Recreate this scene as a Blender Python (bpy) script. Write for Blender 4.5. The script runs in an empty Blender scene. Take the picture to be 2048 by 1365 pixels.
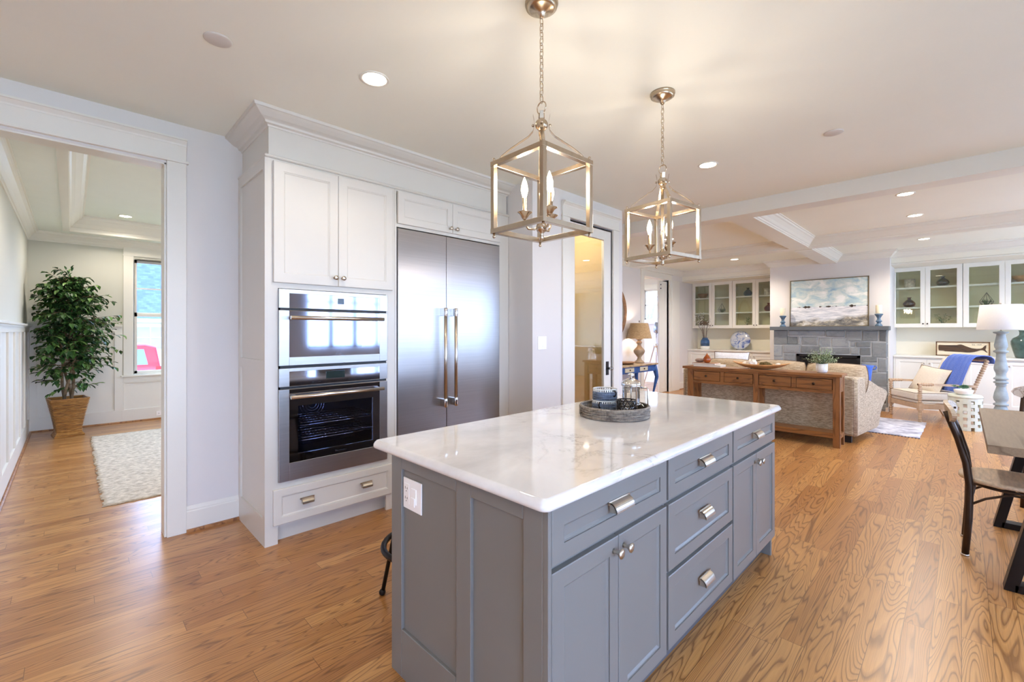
import bpy, math, random
from math import sin, cos, pi, radians, sqrt
from mathutils import Vector, Matrix

SC = bpy.context.scene
COL = SC.collection

# ------------------------------------------------------------------ camera
cam_d = bpy.data.cameras.new('camera'); cam = bpy.data.objects.new('camera', cam_d); COL.objects.link(cam)
cam_d.sensor_width = 36.0; cam_d.sensor_fit = 'HORIZONTAL'
cam_d.lens = 890.3 / 2048 * 36.0
cam_d.shift_y = -20.4 / 2048
cam_d.clip_start = 0.05; cam_d.clip_end = 400
cam.location = (0, 0, 1.36)
cam.rotation_euler = (radians(90), 0, radians(45.28))
SC.camera = cam

# ------------------------------------------------------------------ world, sun, exposure
W = bpy.data.worlds.new('world'); SC.world = W; W.use_nodes = True
wn = W.node_tree.nodes; wl = W.node_tree.links; wn.clear()
wo = wn.new('ShaderNodeOutputWorld'); wb = wn.new('ShaderNodeBackground')
tc = wn.new('ShaderNodeTexCoord'); sx = wn.new('ShaderNodeSeparateXYZ'); cr = wn.new('ShaderNodeValToRGB')
wl.new(tc.outputs['Generated'], sx.inputs[0]); wl.new(sx.outputs['Z'], cr.inputs[0])
cr.color_ramp.elements[0].position = 0.48; cr.color_ramp.elements[0].color = (0.46, 0.61, 1.0, 1)
cr.color_ramp.elements[1].position = 0.75; cr.color_ramp.elements[1].color = (0.42, 0.62, 1.0, 1)
wl.new(cr.outputs[0], wb.inputs[0]); wb.inputs[1].default_value = 9.5
wl.new(wb.outputs[0], wo.inputs[0])

sun_d = bpy.data.lights.new('sun', 'SUN'); sun = bpy.data.objects.new('sun', sun_d); COL.objects.link(sun)
sun_d.energy = 4.0; sun_d.angle = radians(0.6); sun_d.color = (1.0, 0.95, 0.88)
sun.rotation_euler = Vector((0.46, 0.42, -0.78)).to_track_quat('-Z', 'Y').to_euler()

def portal(name, loc, size, size_y, face):
    d = bpy.data.lights.new(name, 'AREA'); d.shape = 'RECTANGLE'; d.size = size; d.size_y = size_y
    d.cycles.is_portal = True
    o = bpy.data.objects.new(name, d); COL.objects.link(o); o.location = loc
    o.rotation_euler = Vector(face).to_track_quat('-Z', 'Z').to_euler()
portal('window_portal', (3.09, 4.325, 1.70), 2.05, 1.44, (-1, 0, 0))
portal('window_portal', (3.09, -0.35, 1.25), 4.7, 2.34, (-1, 0, 0))
portal('window_portal', (3.09, 6.75, 1.625), 2.3, 1.65, (-1, 0, 0))
portal('window_portal', (3.09, 9.3, 1.525), 2.4, 1.85, (-1, 0, 0))
portal('window_portal', (-8.84, 1.14, 1.57), .93, 1.72, (1, 0, 0))
portal('window_portal', (-8.84, 2.3, 1.57), .93, 1.72, (1, 0, 0))
portal('window_portal', (-7.42, 9.0, 1.45), 3.2, 2.1, (1, 0, 0))  # serves the opening added in the unseen nook wall
portal('window_portal', (-6.5, 3.16, 1.57), 2.6, 1.72, (0, -1, 0))

SC.view_settings.view_transform = 'Standard'
SC.view_settings.look = 'None'
SC.view_settings.exposure = 0.58
SC.view_settings.gamma = 1.0
SC.view_settings.use_curve_mapping = False
SC.cycles.max_bounces = 10; SC.cycles.diffuse_bounces = 6; SC.cycles.glossy_bounces = 5
SC.cycles.transparent_max_bounces = 16; SC.cycles.transmission_bounces = 8
SC.cycles.sample_clamp_indirect = 6.0
SC.cycles.caustics_reflective = False; SC.cycles.caustics_refractive = False

LAMP_WARM = (1.0, 0.89, 0.77)
CAN_W = 25.0      # each recessed can
BULB_W = 2.6      # each candle bulb

# ------------------------------------------------------------------ colour and materials
def S(r, g, b, a=1.0):
    f = lambda c: (c/255/12.92) if c/255 <= 0.04045 else ((c/255+0.055)/1.055)**2.4
    return (f(r), f(g), f(b), a)

MATS = {}
def newmat(name):
    m = bpy.data.materials.new(name); m.use_nodes = True
    b = m.node_tree.nodes['Principled BSDF']
    MATS[name] = m
    return m, m.node_tree.nodes, m.node_tree.links, b

def texvec(n, l, scale=(1, 1, 1), rot=(0, 0, 0), gen='Object'):
    t = n.new('ShaderNodeTexCoord'); mp = n.new('ShaderNodeMapping')
    mp.inputs['Scale'].default_value = scale; mp.inputs['Rotation'].default_value = rot
    l.new(t.outputs[gen], mp.inputs[0]); return mp.outputs[0]

def noise(n, l, vec, scale, detail=3, rough=.5, dist=0):
    t = n.new('ShaderNodeTexNoise'); t.inputs['Scale'].default_value = scale
    t.inputs['Detail'].default_value = detail; t.inputs['Roughness'].default_value = rough
    t.inputs['Distortion'].default_value = dist
    l.new(vec, t.inputs['Vector']); return t

def ramp(n, l, src, stops, interp='LINEAR'):
    r = n.new('ShaderNodeValToRGB'); e = r.color_ramp.elements; r.color_ramp.interpolation = interp
    while len(e) < len(stops): e.new(0.5)
    for i, (p, c) in enumerate(stops): e[i].position = p; e[i].color = c
    l.new(src, r.inputs[0]); return r.outputs[0]

def bump(n, l, b, src, strength, dist=0.01):
    bp = n.new('ShaderNodeBump'); bp.inputs['Strength'].default_value = strength
    bp.inputs['Distance'].default_value = dist; l.new(src, bp.inputs['Height'])
    l.new(bp.outputs[0], b.inputs['Normal']); return bp

def math_(n, l, op, a, b=None, c=None):
    m = n.new('ShaderNodeMath'); m.operation = op
    for i, v in enumerate((a, b, c)):
        if v is None: continue
        if isinstance(v, (int, float)): m.inputs[i].default_value = v
        else: l.new(v, m.inputs[i])
    return m.outputs[0]

def mix(n, l, fac, a, b, mode='MIX'):
    m = n.new('ShaderNodeMix'); m.data_type = 'RGBA'; m.blend_type = mode
    for i, v in ((0, fac), (6, a), (7, b)):
        if isinstance(v, (int, float)): m.inputs[i].default_value = v
        elif isinstance(v, tuple): m.inputs[i].default_value = v
        else: l.new(v, m.inputs[i])
    return m.outputs[2]

def simple(name, col, rough=.5, metal=0., nscale=6., namt=.05, bmp=0., coat=0., spec=.5, stretch=(1, 1, 1), bscale=None):
    """one colour with slight procedural mottling"""
    m, n, l, b = newmat(name)
    v = texvec(n, l, stretch)
    t = noise(n, l, v, nscale, 4)
    d = tuple(max(0, c*(1-namt)) for c in col[:3])+(1,); u = tuple(min(1, c*(1+namt)) for c in col[:3])+(1,)
    l.new(ramp(n, l, t.outputs[0], [(.3, d), (.7, u)]), b.inputs['Base Color'])
    b.inputs['Roughness'].default_value = rough; b.inputs['Metallic'].default_value = metal
    b.inputs['Coat Weight'].default_value = coat; b.inputs['Coat Roughness'].default_value = .05
    b.inputs['Specular IOR Level'].default_value = spec
    if bmp:
        t2 = noise(n, l, v, bscale or nscale*6, 3); bump(n, l, b, t2.outputs[0], bmp, .002)
    return m

WALL = simple('wall_paint', S(222, 218, 214), .75, nscale=2, namt=.01, bmp=.05, bscale=120)
DWALL = simple('dining_wall_paint', S(205, 204, 192), .75, nscale=2, namt=.01)
CEIL = simple('ceiling_paint', S(238, 238, 226), .8, nscale=2, namt=.01)
WHITE = simple('white_trim_paint', S(228, 225, 215), .35, nscale=3, namt=.01)
CABW = simple('white_cabinet_paint', S(214, 210, 201), .32, nscale=3, namt=.01)
BUILTIN = simple('built_in_paint', S(232, 230, 220), .4, nscale=3, namt=.01)
GREY = simple('grey_island_paint', S(122, 120, 116), .3, nscale=3, namt=.02)
NICKEL = simple('satin_nickel', S(205, 195, 180), .28, 1.0, nscale=30, namt=.04)
LNICK = simple('brushed_nickel', S(190, 172, 148), .26, 1.0, nscale=40, namt=.06, stretch=(1, 1, .1))
CHROME = simple('polished_metal', S(225, 222, 220), .08, 1.0)
BLACKM = simple('black_metal', S(38, 34, 33), .42, .6, nscale=20, namt=.1)
BRONZE = simple('bronze_metal', S(70, 56, 46), .38, .8, nscale=20, namt=.15)
BLACK = simple('matte_black', S(18, 18, 20), .4)
OUTLETP = simple('white_plastic', S(245, 243, 240), .3)
SLOT = simple('dark_slot', S(90, 85, 80), .5)
OVENIN = simple('oven_enamel', S(24, 26, 40), .3)
CREAM = simple('cream_linen', S(226, 216, 200), .85, nscale=60, namt=.05, bmp=.25, bscale=400)
GREYPL = simple('sensor_plastic', S(214, 208, 200), .5)
SLATE = simple('slate_mantel', S(98, 104, 108), .55, nscale=8, namt=.12, bmp=.3)
PIPING = simple('cushion_piping', S(120, 100, 80), .8)
CONCR = simple('grey_green_stool', S(208, 212, 196), .55, nscale=14, namt=.06)
WAX = simple('ivory_wax', S(240, 226, 196), .5)
BLUEG = simple('blue_glaze', S(88, 114, 136), .18, nscale=25, namt=.35, coat=.6)
WHITEG = simple('white_glaze', S(236, 236, 230), .2, coat=.4)
WBLUE = simple('blue_bucket', S(70, 112, 200), .3, nscale=10, namt=.15)
BRAN = simple('bare_twig', S(96, 80, 72), .8)
BUD = simple('white_bud', S(240, 236, 228), .7)
SOIL = simple('potting_soil', S(50, 38, 28), .95, nscale=60, namt=.4, bmp=.8)
CORAL = simple('white_coral', S(240, 234, 222), .7, nscale=30, namt=.06, bmp=.8)
MOSS = simple('moss_ball', S(92, 78, 40), .95, nscale=50, namt=.5, bmp=1.0)
DOUGHW = simple('carved_light_wood', S(196, 146, 92), .5, nscale=10, namt=.25, stretch=(1, 6, 6))
LAMPW = simple('weathered_lamp_wood', S(158, 138, 112), .7, nscale=16, namt=.25, bmp=.4)
GWASH = simple('grey_washed_wood', S(152, 162, 164), .6, nscale=14, namt=.15, bmp=.2)
SPOOL = simple('natural_spool_wood', S(196, 166, 134), .5, nscale=14, namt=.15)
SEATW = simple('pale_seat_wood', S(196, 172, 142), .45, nscale=9, namt=.2, stretch=(1, 8, 8))
DARKF = simple('dark_sofa_foot', S(34, 28, 26), .5)
PAPER = simple('book_pages', S(228, 222, 208), .8, nscale=80, namt=.1, stretch=(1, 1, 20))
BOOKA = simple('book_cover_tan', S(170, 120, 84), .6)
BOOKB = simple('book_cover_white', S(232, 228, 222), .5)
SHELLW = simple('striped_wood_bowl', S(150, 112, 76), .5, nscale=8, namt=.3, stretch=(1, 1, 8))
SHRUB = simple('dusty_green_leaf', S(178, 194, 166), .6, nscale=30, namt=.2)
SUCC = simple('succulent_green', S(96, 138, 104), .5, nscale=20, namt=.25)
SPRIG = simple('sprig_green', S(84, 116, 52), .5, nscale=20, namt=.25)
BIRCH = simple('patterned_pot', S(206, 196, 180), .6, nscale=26, namt=.35)
OLDW = simple('old_wood_frame', S(138, 100, 66), .6, nscale=10, namt=.2, stretch=(1, 1, 5))
CARR = simple('red_car_paint', S(200, 20, 46), .25, nscale=2, namt=.02, coat=.8)
TYRE = simple('tyre_rubber', S(26, 26, 28), .8)
SIDING = simple('white_siding', S(225, 228, 230), .7)
BARK = simple('grey_bark', S(120, 108, 98), .9, nscale=12, namt=.3)
GRASS = simple('winter_lawn', S(120, 122, 84), .95, nscale=3, namt=.3)
ASPH = simple('asphalt', S(120, 120, 122), .9, nscale=8, namt=.1)
TRUNK = simple('ficus_trunk', S(128, 108, 84), .85, nscale=30, namt=.25, bmp=.6)
TABM = simple('black_iron', S(30, 26, 26), .35, .5)
PANTRYP = simple('pantry_wall_paint', S(196, 176, 132), .8, nscale=2, namt=.01)
LCDM = simple('oven_display', S(30, 44, 44), .12)
SGREY = simple('oven_trim_glass', S(158, 164, 184), .06, 1.0)

def glassmat(name, tint=(1, 1, 1, 1), refl=1.0, rough=0.0):
    m, n, l, b = newmat(name); n.remove(b)
    o = n['Material Output']
    tr = n.new('ShaderNodeBsdfTransparent'); tr.inputs[0].default_value = tint
    gl = n.new('ShaderNodeBsdfGlossy'); gl.inputs['Roughness'].default_value = rough
    ge = n.new('ShaderNodeNewGeometry'); dp = n.new('ShaderNodeVectorMath'); dp.operation = 'DOT_PRODUCT'
    l.new(ge.outputs['Incoming'], dp.inputs[0]); l.new(ge.outputs['Normal'], dp.inputs[1])
    ms = n.new('ShaderNodeMixShader')
    q = math_(n, l, 'SUBTRACT', 1.0, math_(n, l, 'ABSOLUTE', dp.outputs['Value']))
    f = math_(n, l, 'MULTIPLY', math_(n, l, 'ADD', math_(n, l, 'MULTIPLY', math_(n, l, 'POWER', q, 5.0), .96), .04), refl)
    l.new(f, ms.inputs[0]); l.new(tr.outputs[0], ms.inputs[1]); l.new(gl.outputs[0], ms.inputs[2])
    l.new(ms.outputs[0], o.inputs[0]); return m
GLASS = glassmat('window_glass', (.97, .99, .98, 1), 1.2)
CABGL = glassmat('cabinet_glass', (.93, .96, .93, 1), 1.6)
DOORGL = glassmat('pantry_door_glass', (.96, .95, .9, 1), 3.2)
OVENGL = glassmat('oven_window_glass', (.7, .74, .85, 1), 1.8)
CLEARG = glassmat('clear_glass', (.95, .95, .94, 1), 2.4)
BLGL = glassmat('teal_glass', S(128, 190, 196), 2.5)
AMGL = glassmat('amber_glass', S(222, 160, 60), 2.5)
BRGL = glassmat('brown_glass', S(190, 110, 40), 3.0)
GRGL = simple('dark_green_bottle_glass', S(66, 92, 86), .1, 0, nscale=14, namt=.3, coat=.7)
CARGL = glassmat('car_glass', S(90, 100, 120), 3.0)

def emis(name, col, s):
    m, n, l, b = newmat(name)
    b.inputs['Base Color'].default_value = (*col[:3], 1)
    b.inputs['Emission Color'].default_value = (*col[:3], 1); b.inputs['Emission Strength'].default_value = s
    return m
CANE = emis('can_light_lens', (1, .86, .68), 14)
BULBE = emis('candle_bulb_glow', (1, .78, .5), 28)

def steel(name, rot):
    m, n, l, b = newmat(name)
    v = texvec(n, l, rot)
    t = noise(n, l, v, 90, 2)
    l.new(ramp(n, l, t.outputs[0], [(.3, S(172, 168, 165)), (.7, S(178, 174, 171))]), b.inputs['Base Color'])
    b.inputs['Metallic'].default_value = 1; b.inputs['Roughness'].default_value = .34
    b.inputs['Anisotropic'].default_value = .9
    tg = n.new('ShaderNodeTangent'); tg.direction_type = 'RADIAL'; tg.axis = 'Z'
    l.new(tg.outputs[0], b.inputs['Tangent']); b.inputs['Anisotropic Rotation'].default_value = 0.0
    return m
STEEL = steel('brushed_steel', (1, .02, 1))

def wood_floor():
    m, n, l, b = newmat('oak_floor')
    t = n.new('ShaderNodeTexCoord'); sp = n.new('ShaderNodeSeparateXYZ'); cb = n.new('ShaderNodeCombineXYZ')
    l.new(t.outputs['Object'], sp.inputs[0])
    row = math_(n, l, 'FLOOR', math_(n, l, 'DIVIDE', sp.outputs['X'], .095))
    wnz = n.new('ShaderNodeTexWhiteNoise'); wnz.noise_dimensions = '1D'; l.new(row, wnz.inputs['W'])
    l.new(math_(n, l, 'MULTIPLY_ADD', wnz.outputs['Value'], 9.0, sp.outputs['Y']), cb.inputs['X']); l.new(sp.outputs['X'], cb.inputs['Y'])
    br = n.new('ShaderNodeTexBrick'); l.new(cb.outputs[0], br.inputs['Vector'])
    br.inputs['Color1'].default_value = (0, 0, 0, 1); br.inputs['Color2'].default_value = (1, 1, 1, 1)
    br.inputs['Mortar'].default_value = (0.5, 0.5, 0.5, 1)
    br.inputs['Scale'].default_value = 1.0; br.inputs['Mortar Size'].default_value = .0011
    br.inputs['Brick Width'].default_value = 1.15; br.inputs['Row Height'].default_value = .095
    br.offset = 0.0; br.offset_frequency = 2; br.squash = 1.0
    rnd = br.outputs['Color']; mort = br.outputs['Fac']
    # per-plank offset of the grain field
    mp = n.new('ShaderNodeVectorMath'); mp.operation = 'MULTIPLY_ADD'
    l.new(rnd, mp.inputs[0]); mp.inputs[1].default_value = (7.3, 31.7, 3.1); l.new(cb.outputs[0], mp.inputs[2])
    st = n.new('ShaderNodeVectorMath'); st.operation = 'MULTIPLY'; l.new(mp.outputs[0], st.inputs[0])
    st.inputs[1].default_value = (0.5, 5.0, 1)
    big = noise(n, l, st.outputs[0], 1.25, 2.4, .45, .5)
    g = math_(n, l, 'MULTIPLY', big.outputs[0], 30.0)
    g = math_(n, l, 'FRACT', g)
    rings = ramp(n, l, g, [(0, (.25, .25, .25, 1)), (.06, (.2, .2, .2, 1)), (.24, (.85, .85, .85, 1)), (.8, (1, 1, 1, 1)), (1, (.5, .5, .5, 1))])
    st2 = n.new('ShaderNodeVectorMath'); st2.operation = 'MULTIPLY'; l.new(mp.outputs[0], st2.inputs[0])
    st2.inputs[1].default_value = (3.0, 120, 1)
    fine = noise(n, l, st2.outputs[0], 2.0, 3, .6)
    base = ramp(n, l, rnd, [(0, S(174, 118, 64)), (.35, S(194, 138, 78)), (.7, S(208, 154, 92)), (1, S(182, 126, 70))])
    darkc = ramp(n, l, rnd, [(0, S(112, 70, 34)), (1, S(132, 86, 44))])
    c = mix(n, l, rings, darkc, base)
    f2 = ramp(n, l, fine.outputs[0], [(.35, (.78, .75, .72, 1)), (.6, (1, 1, 1, 1))])
    c = mix(n, l, .55, c, f2, 'MULTIPLY')
    mm = math_(n, l, 'MULTIPLY', mort, .75)
    c = mix(n, l, mm, c, S(84, 52, 30))
    l.new(c, b.inputs['Base Color'])
    b.inputs['Roughness'].default_value = .32; b.inputs['Coat Weight'].default_value = .22
    b.inputs['Coat Roughness'].default_value = .24
    bump(n, l, b, rings, .04, .002)
    return m
FLOORM = wood_floor()

def wood(name, c1, c2, scale=(1, 1, 1), rough=.45, ring=9., nsc=1.6, bmp=.1):
    """long grain along the small-scale axis"""
    m, n, l, b = newmat(name)
    v = texvec(n, l, scale)
    big = noise(n, l, v, nsc, 2, .5, .4)
    g = math_(n, l, 'FRACT', math_(n, l, 'MULTIPLY', big.outputs[0], ring))
    r = ramp(n, l, g, [(0, c2), (.25, c1), (.85, c1), (1, c2)])
    f = noise(n, l, v, nsc*14, 3)
    f2 = ramp(n, l, f.outputs[0], [(.3, (.75, .73, .7, 1)), (.65, (1, 1, 1, 1))])
    l.new(mix(n, l, .6, r, f2, 'MULTIPLY'), b.inputs['Base Color'])
    b.inputs['Roughness'].default_value = rough
    bump(n, l, b, f.outputs[0], bmp, .002); return m
CONS = wood('console_pine', S(150, 100, 52), S(108, 68, 34), (1, 7, 7), .42, 5)
CONSV = wood('console_pine_upright', S(148, 98, 52), S(108, 68, 34), (7, 7, 1), .42, 5)
DTAB = wood('dining_table_oak', S(146, 124, 98), S(116, 94, 70), (7, .5, 7), .45, 4, 1.0)
DTABE = wood('dining_table_edge_oak', S(156, 110, 62), S(110, 72, 36), (6, 1, 6), .4, 8)
CHW = wood('chair_back_oak', S(206, 184, 156), S(166, 136, 104), (6, 2, 6), .4, 8)
SHOE = wood('shoe_mould_oak', S(168, 116, 70), S(120, 76, 42), (6, 6, 1), .35, 4)
BURLTOP = wood('writing_table_top_wood', S(186, 162, 126), S(146, 120, 86), (6, 1, 6), .45, 6)
WHALEW = wood('whale_dark_wood', S(78, 52, 28), S(50, 32, 16), (1, 6, 6), .55, 6)

def marble():
    m, n, l, b = newmat('white_marble')
    v = texvec(n, l, (1, 1, 1), (0, 0, .5))
    w1 = noise(n, l, v, 2.3, 6, .62, .5)
    a = math_(n, l, 'ABSOLUTE', math_(n, l, 'SUBTRACT', w1.outputs[0], .5))
    veins = ramp(n, l, a, [(0, (1, 1, 1, 1)), (.008, (.4, .4, .4, 1)), (.028, (0, 0, 0, 1))])
    w2 = noise(n, l, v, 1.1, 3, .5, .3)
    msk = ramp(n, l, w2.outputs[0], [(.5, (0, 0, 0, 1)), (.68, (.9, .9, .9, 1))])
    vm = mix(n, l, 1.0, veins, msk, 'MULTIPLY')
    cl = noise(n, l, texvec(n, l, (1, .45, 1), (0, 0, .6)), 2.4, 5, .6, .6)
    cloud = ramp(n, l, cl.outputs[0], [(.32, S(210, 206, 203)), (.6, S(238, 235, 231))])
    sp_ = noise(n, l, texvec(n, l, (1, .3, 1), (0, 0, .6)), 16, 3, .6)
    speck = ramp(n, l, sp_.outputs[0], [(.70, (0, 0, 0, 1)), (.78, (.45, .45, .45, 1))])
    c = mix(n, l, vm, cloud, S(140, 130, 126))
    c = mix(n, l, speck, c, S(140, 132, 130))
    l.new(c, b.inputs['Base Color']); b.inputs['Roughness'].default_value = .05
    b.inputs['Coat Weight'].default_value = .5; b.inputs['Coat Roughness'].default_value = .02
    return m
MARBLE = marble()

def weave(name, c1, c2, sc=160, rough=.9, st=(1, 1, .25), bmp=.5):
    m, n, l, b = newmat(name)
    v = texvec(n, l, st); t = noise(n, l, v, sc, 3, .7)
    v2 = texvec(n, l, (.12, .12, 1)); t2 = noise(n, l, v2, sc*1.2, 2, .6)
    f = mix(n, l, .6, t.outputs[0], t2.outputs[0])
    l.new(ramp(n, l, f, [(.36, c2), (.62, c1)]), b.inputs['Base Color'])
    b.inputs['Roughness'].default_value = rough; b.inputs['Sheen Weight'].default_value = .2
    bump(n, l, b, f, bmp, .003); return m
SOFAF = weave('oatmeal_woven_fabric', S(206, 190, 162), S(130, 112, 88), 150, st=(.25, .25, 1))
CUSHF = weave('tan_cushion_fabric', S(198, 178, 148), S(148, 126, 98), 90)
JUTE = weave('jute_weave', S(216, 200, 172), S(156, 138, 110), 150, st=(1, .3, 1), bmp=.6)
BURLAP = weave('burlap_shade_cloth', S(198, 166, 122), S(158, 126, 84), 120)
RUGG = weave('grey_rag_weave', S(226, 222, 226), S(120, 116, 130), 46, st=(.15, 1, 1))
SHADEW = simple('white_linen_shade', S(204, 201, 200), .8, nscale=80, namt=.02)
WICK = weave('grey_seagrass', S(150, 138, 122), S(70, 60, 52), 130, bmp=.9)
BASK = weave('honey_rattan', S(192, 138, 66), S(128, 82, 34), 60, st=(.3, .3, 1.5), bmp=.8)
CUPB = weave('blue_grey_braid', S(120, 132, 150), S(58, 66, 84), 120, bmp=.5)

def throwmat():
    m, n, l, b = newmat('blue_ribbed_knit')
    b.inputs['Base Color'].default_value = S(66, 96, 190); b.inputs['Roughness'].default_value = .9
    b.inputs['Sheen Weight'].default_value = .4
    t = noise(n, l, texvec(n, l), 200, 2); bump(n, l, b, t.outputs[0], .3, .002)
    l.new(ramp(n, l, t.outputs[0], [(.3, S(72, 102, 188)), (.7, S(100, 132, 218))]), b.inputs['Base Color'])
    return m
THROWM = throwmat()

def ficus():
    m, n, l, b = newmat('ficus_leaf')
    g = n.new('ShaderNodeNewGeometry')
    c = ramp(n, l, g.outputs['Random Per Island'], [(0, S(18, 44, 22)), (.4, S(40, 78, 36)), (.75, S(72, 116, 52)), (1, S(132, 168, 96))])
    l.new(c, b.inputs['Base Color']); b.inputs['Roughness'].default_value = .42
    return m
FICUS = ficus()

def platemat():
    m, n, l, b = newmat('blue_marbled_plate')
    v = texvec(n, l); t = noise(n, l, v, 7, 4, .6, 1.5)
    l.new(ramp(n, l, t.outputs[0], [(.32, S(60, 78, 150)), (.42, S(140, 156, 196)), (.5, S(206, 210, 216)), (.66, S(190, 196, 208)), (.74, S(96, 116, 176))]), b.inputs['Base Color'])
    b.inputs['Roughness'].default_value = .15; b.inputs['Coat Weight'].default_value = .5; return m
PLATEM = platemat()

def stonemat():
    m, n, l, b = newmat('grey_field_stone')
    v = texvec(n, l); g = n.new('ShaderNodeNewGeometry')
    c = ramp(n, l, g.outputs['Random Per Island'], [(0, S(108, 112, 112)), (.5, S(136, 140, 140)), (1, S(160, 164, 164))])
    t = noise(n, l, v, 9, 6, .65, .5)
    c2 = ramp(n, l, t.outputs[0], [(.3, (.62, .66, .68, 1)), (.5, (.95, .95, .95, 1)), (.7, (1.0, .98, .94, 1))])
    l.new(mix(n, l, .8, c, c2, 'MULTIPLY'), b.inputs['Base Color'])
    b.inputs['Roughness'].default_value = .7; bump(n, l, b, t.outputs[0], .6, .02); return m
STONE = stonemat()
MORTAR = simple('pale_mortar', S(178, 180, 178), .9, nscale=40, namt=.08, bmp=.4)

def paintingmat():
    m, n, l, b = newmat('coastal_landscape_paint')
    t = n.new('ShaderNodeTexCoord'); sp = n.new('ShaderNodeSeparateXYZ'); l.new(t.outputs['Generated'], sp.inputs[0])
    mp = n.new('ShaderNodeMapping'); mp.inputs['Scale'].default_value = (1.3, 1, 1.6); l.new(t.outputs['Generated'], mp.inputs[0])
    cn = noise(n, l, mp.outputs[0], 4.2, 5, .6, .6)
    sky = ramp(n, l, cn.outputs[0], [(.30, S(142, 176, 200)), (.42, S(184, 206, 208)), (.50, S(208, 218, 212)), (.62, S(240, 240, 234))])
    mp2 = n.new('ShaderNodeMapping'); mp2.inputs['Scale'].default_value = (2, 1, 9); l.new(t.outputs['Generated'], mp2.inputs[0])
    wn_ = noise(n, l, mp2.outputs[0], 3.4, 5, .65, .3)
    sea = ramp(n, l, wn_.outputs[0], [(.3, S(176, 180, 186)), (.5, S(222, 222, 224)), (.65, S(244, 242, 240))])
    rn = noise(n, l, mp.outputs[0], 7, 6, .7, .4)
    rock = ramp(n, l, rn.outputs[0], [(.34, S(84, 82, 78)), (.46, S(134, 130, 124)), (.54, S(176, 164, 140)), (.66, S(222, 218, 210))])
    z = sp.outputs['Z']; x = sp.outputs['X']
    wob = noise(n, l, mp.outputs[0], 3.0, 4, .6)
    zz = math_(n, l, 'ADD', z, math_(n, l, 'MULTIPLY', math_(n, l, 'SUBTRACT', wob.outputs[0], .5), .22))
    zr = math_(n, l, 'SUBTRACT', zz, math_(n, l, 'MULTIPLY', x, .17))
    low = ramp(n, l, zr, [(.04, (1, 1, 1, 1)), (.10, (0, 0, 0, 1))])
    c = mix(n, l, low, sea, rock)
    hor = ramp(n, l, z, [(.405, (0, 0, 0, 1)), (.415, (1, 1, 1, 1))])
    c = mix(n, l, hor, c, sky)
    # islands on the horizon
    mp3 = n.new('ShaderNodeMapping'); mp3.inputs['Scale'].default_value = (1, 0, 0); l.new(t.outputs['Generated'], mp3.inputs[0])
    isl = noise(n, l, mp3.outputs[0], 7, 3, .6)
    hgt = math_(n, l, 'MULTIPLY', math_(n, l, 'MAXIMUM', math_(n, l, 'SUBTRACT', isl.outputs[0], .49), 0), .2)
    dz = math_(n, l, 'ABSOLUTE', math_(n, l, 'SUBTRACT', z, .412))
    im = math_(n, l, 'LESS_THAN', dz, hgt)
    c = mix(n, l, im, c, S(64, 52, 40))
    l.new(c, b.inputs['Base Color']); b.inputs['Roughness'].default_value = .6
    bump(n, l, b, cn.outputs[0], .2, .004); return m
PAINTM = paintingmat()

def shingle():
    m, n, l, b = newmat('blue_grey_shingle')
    br = n.new('ShaderNodeTexBrick'); l.new(texvec(n, l, (1, 1, 1), (0, pi/2, pi/2)), br.inputs['Vector'])
    br.inputs['Color1'].default_value = S(58, 74, 112); br.inputs['Color2'].default_value = S(78, 96, 136)
    br.inputs['Mortar'].default_value = S(60, 76, 110); br.inputs['Scale'].default_value = 2.2
    l.new(br.outputs['Color'], b.inputs['Base Color']); b.inputs['Roughness'].default_value = .9; return m
SHING = shingle()

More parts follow.
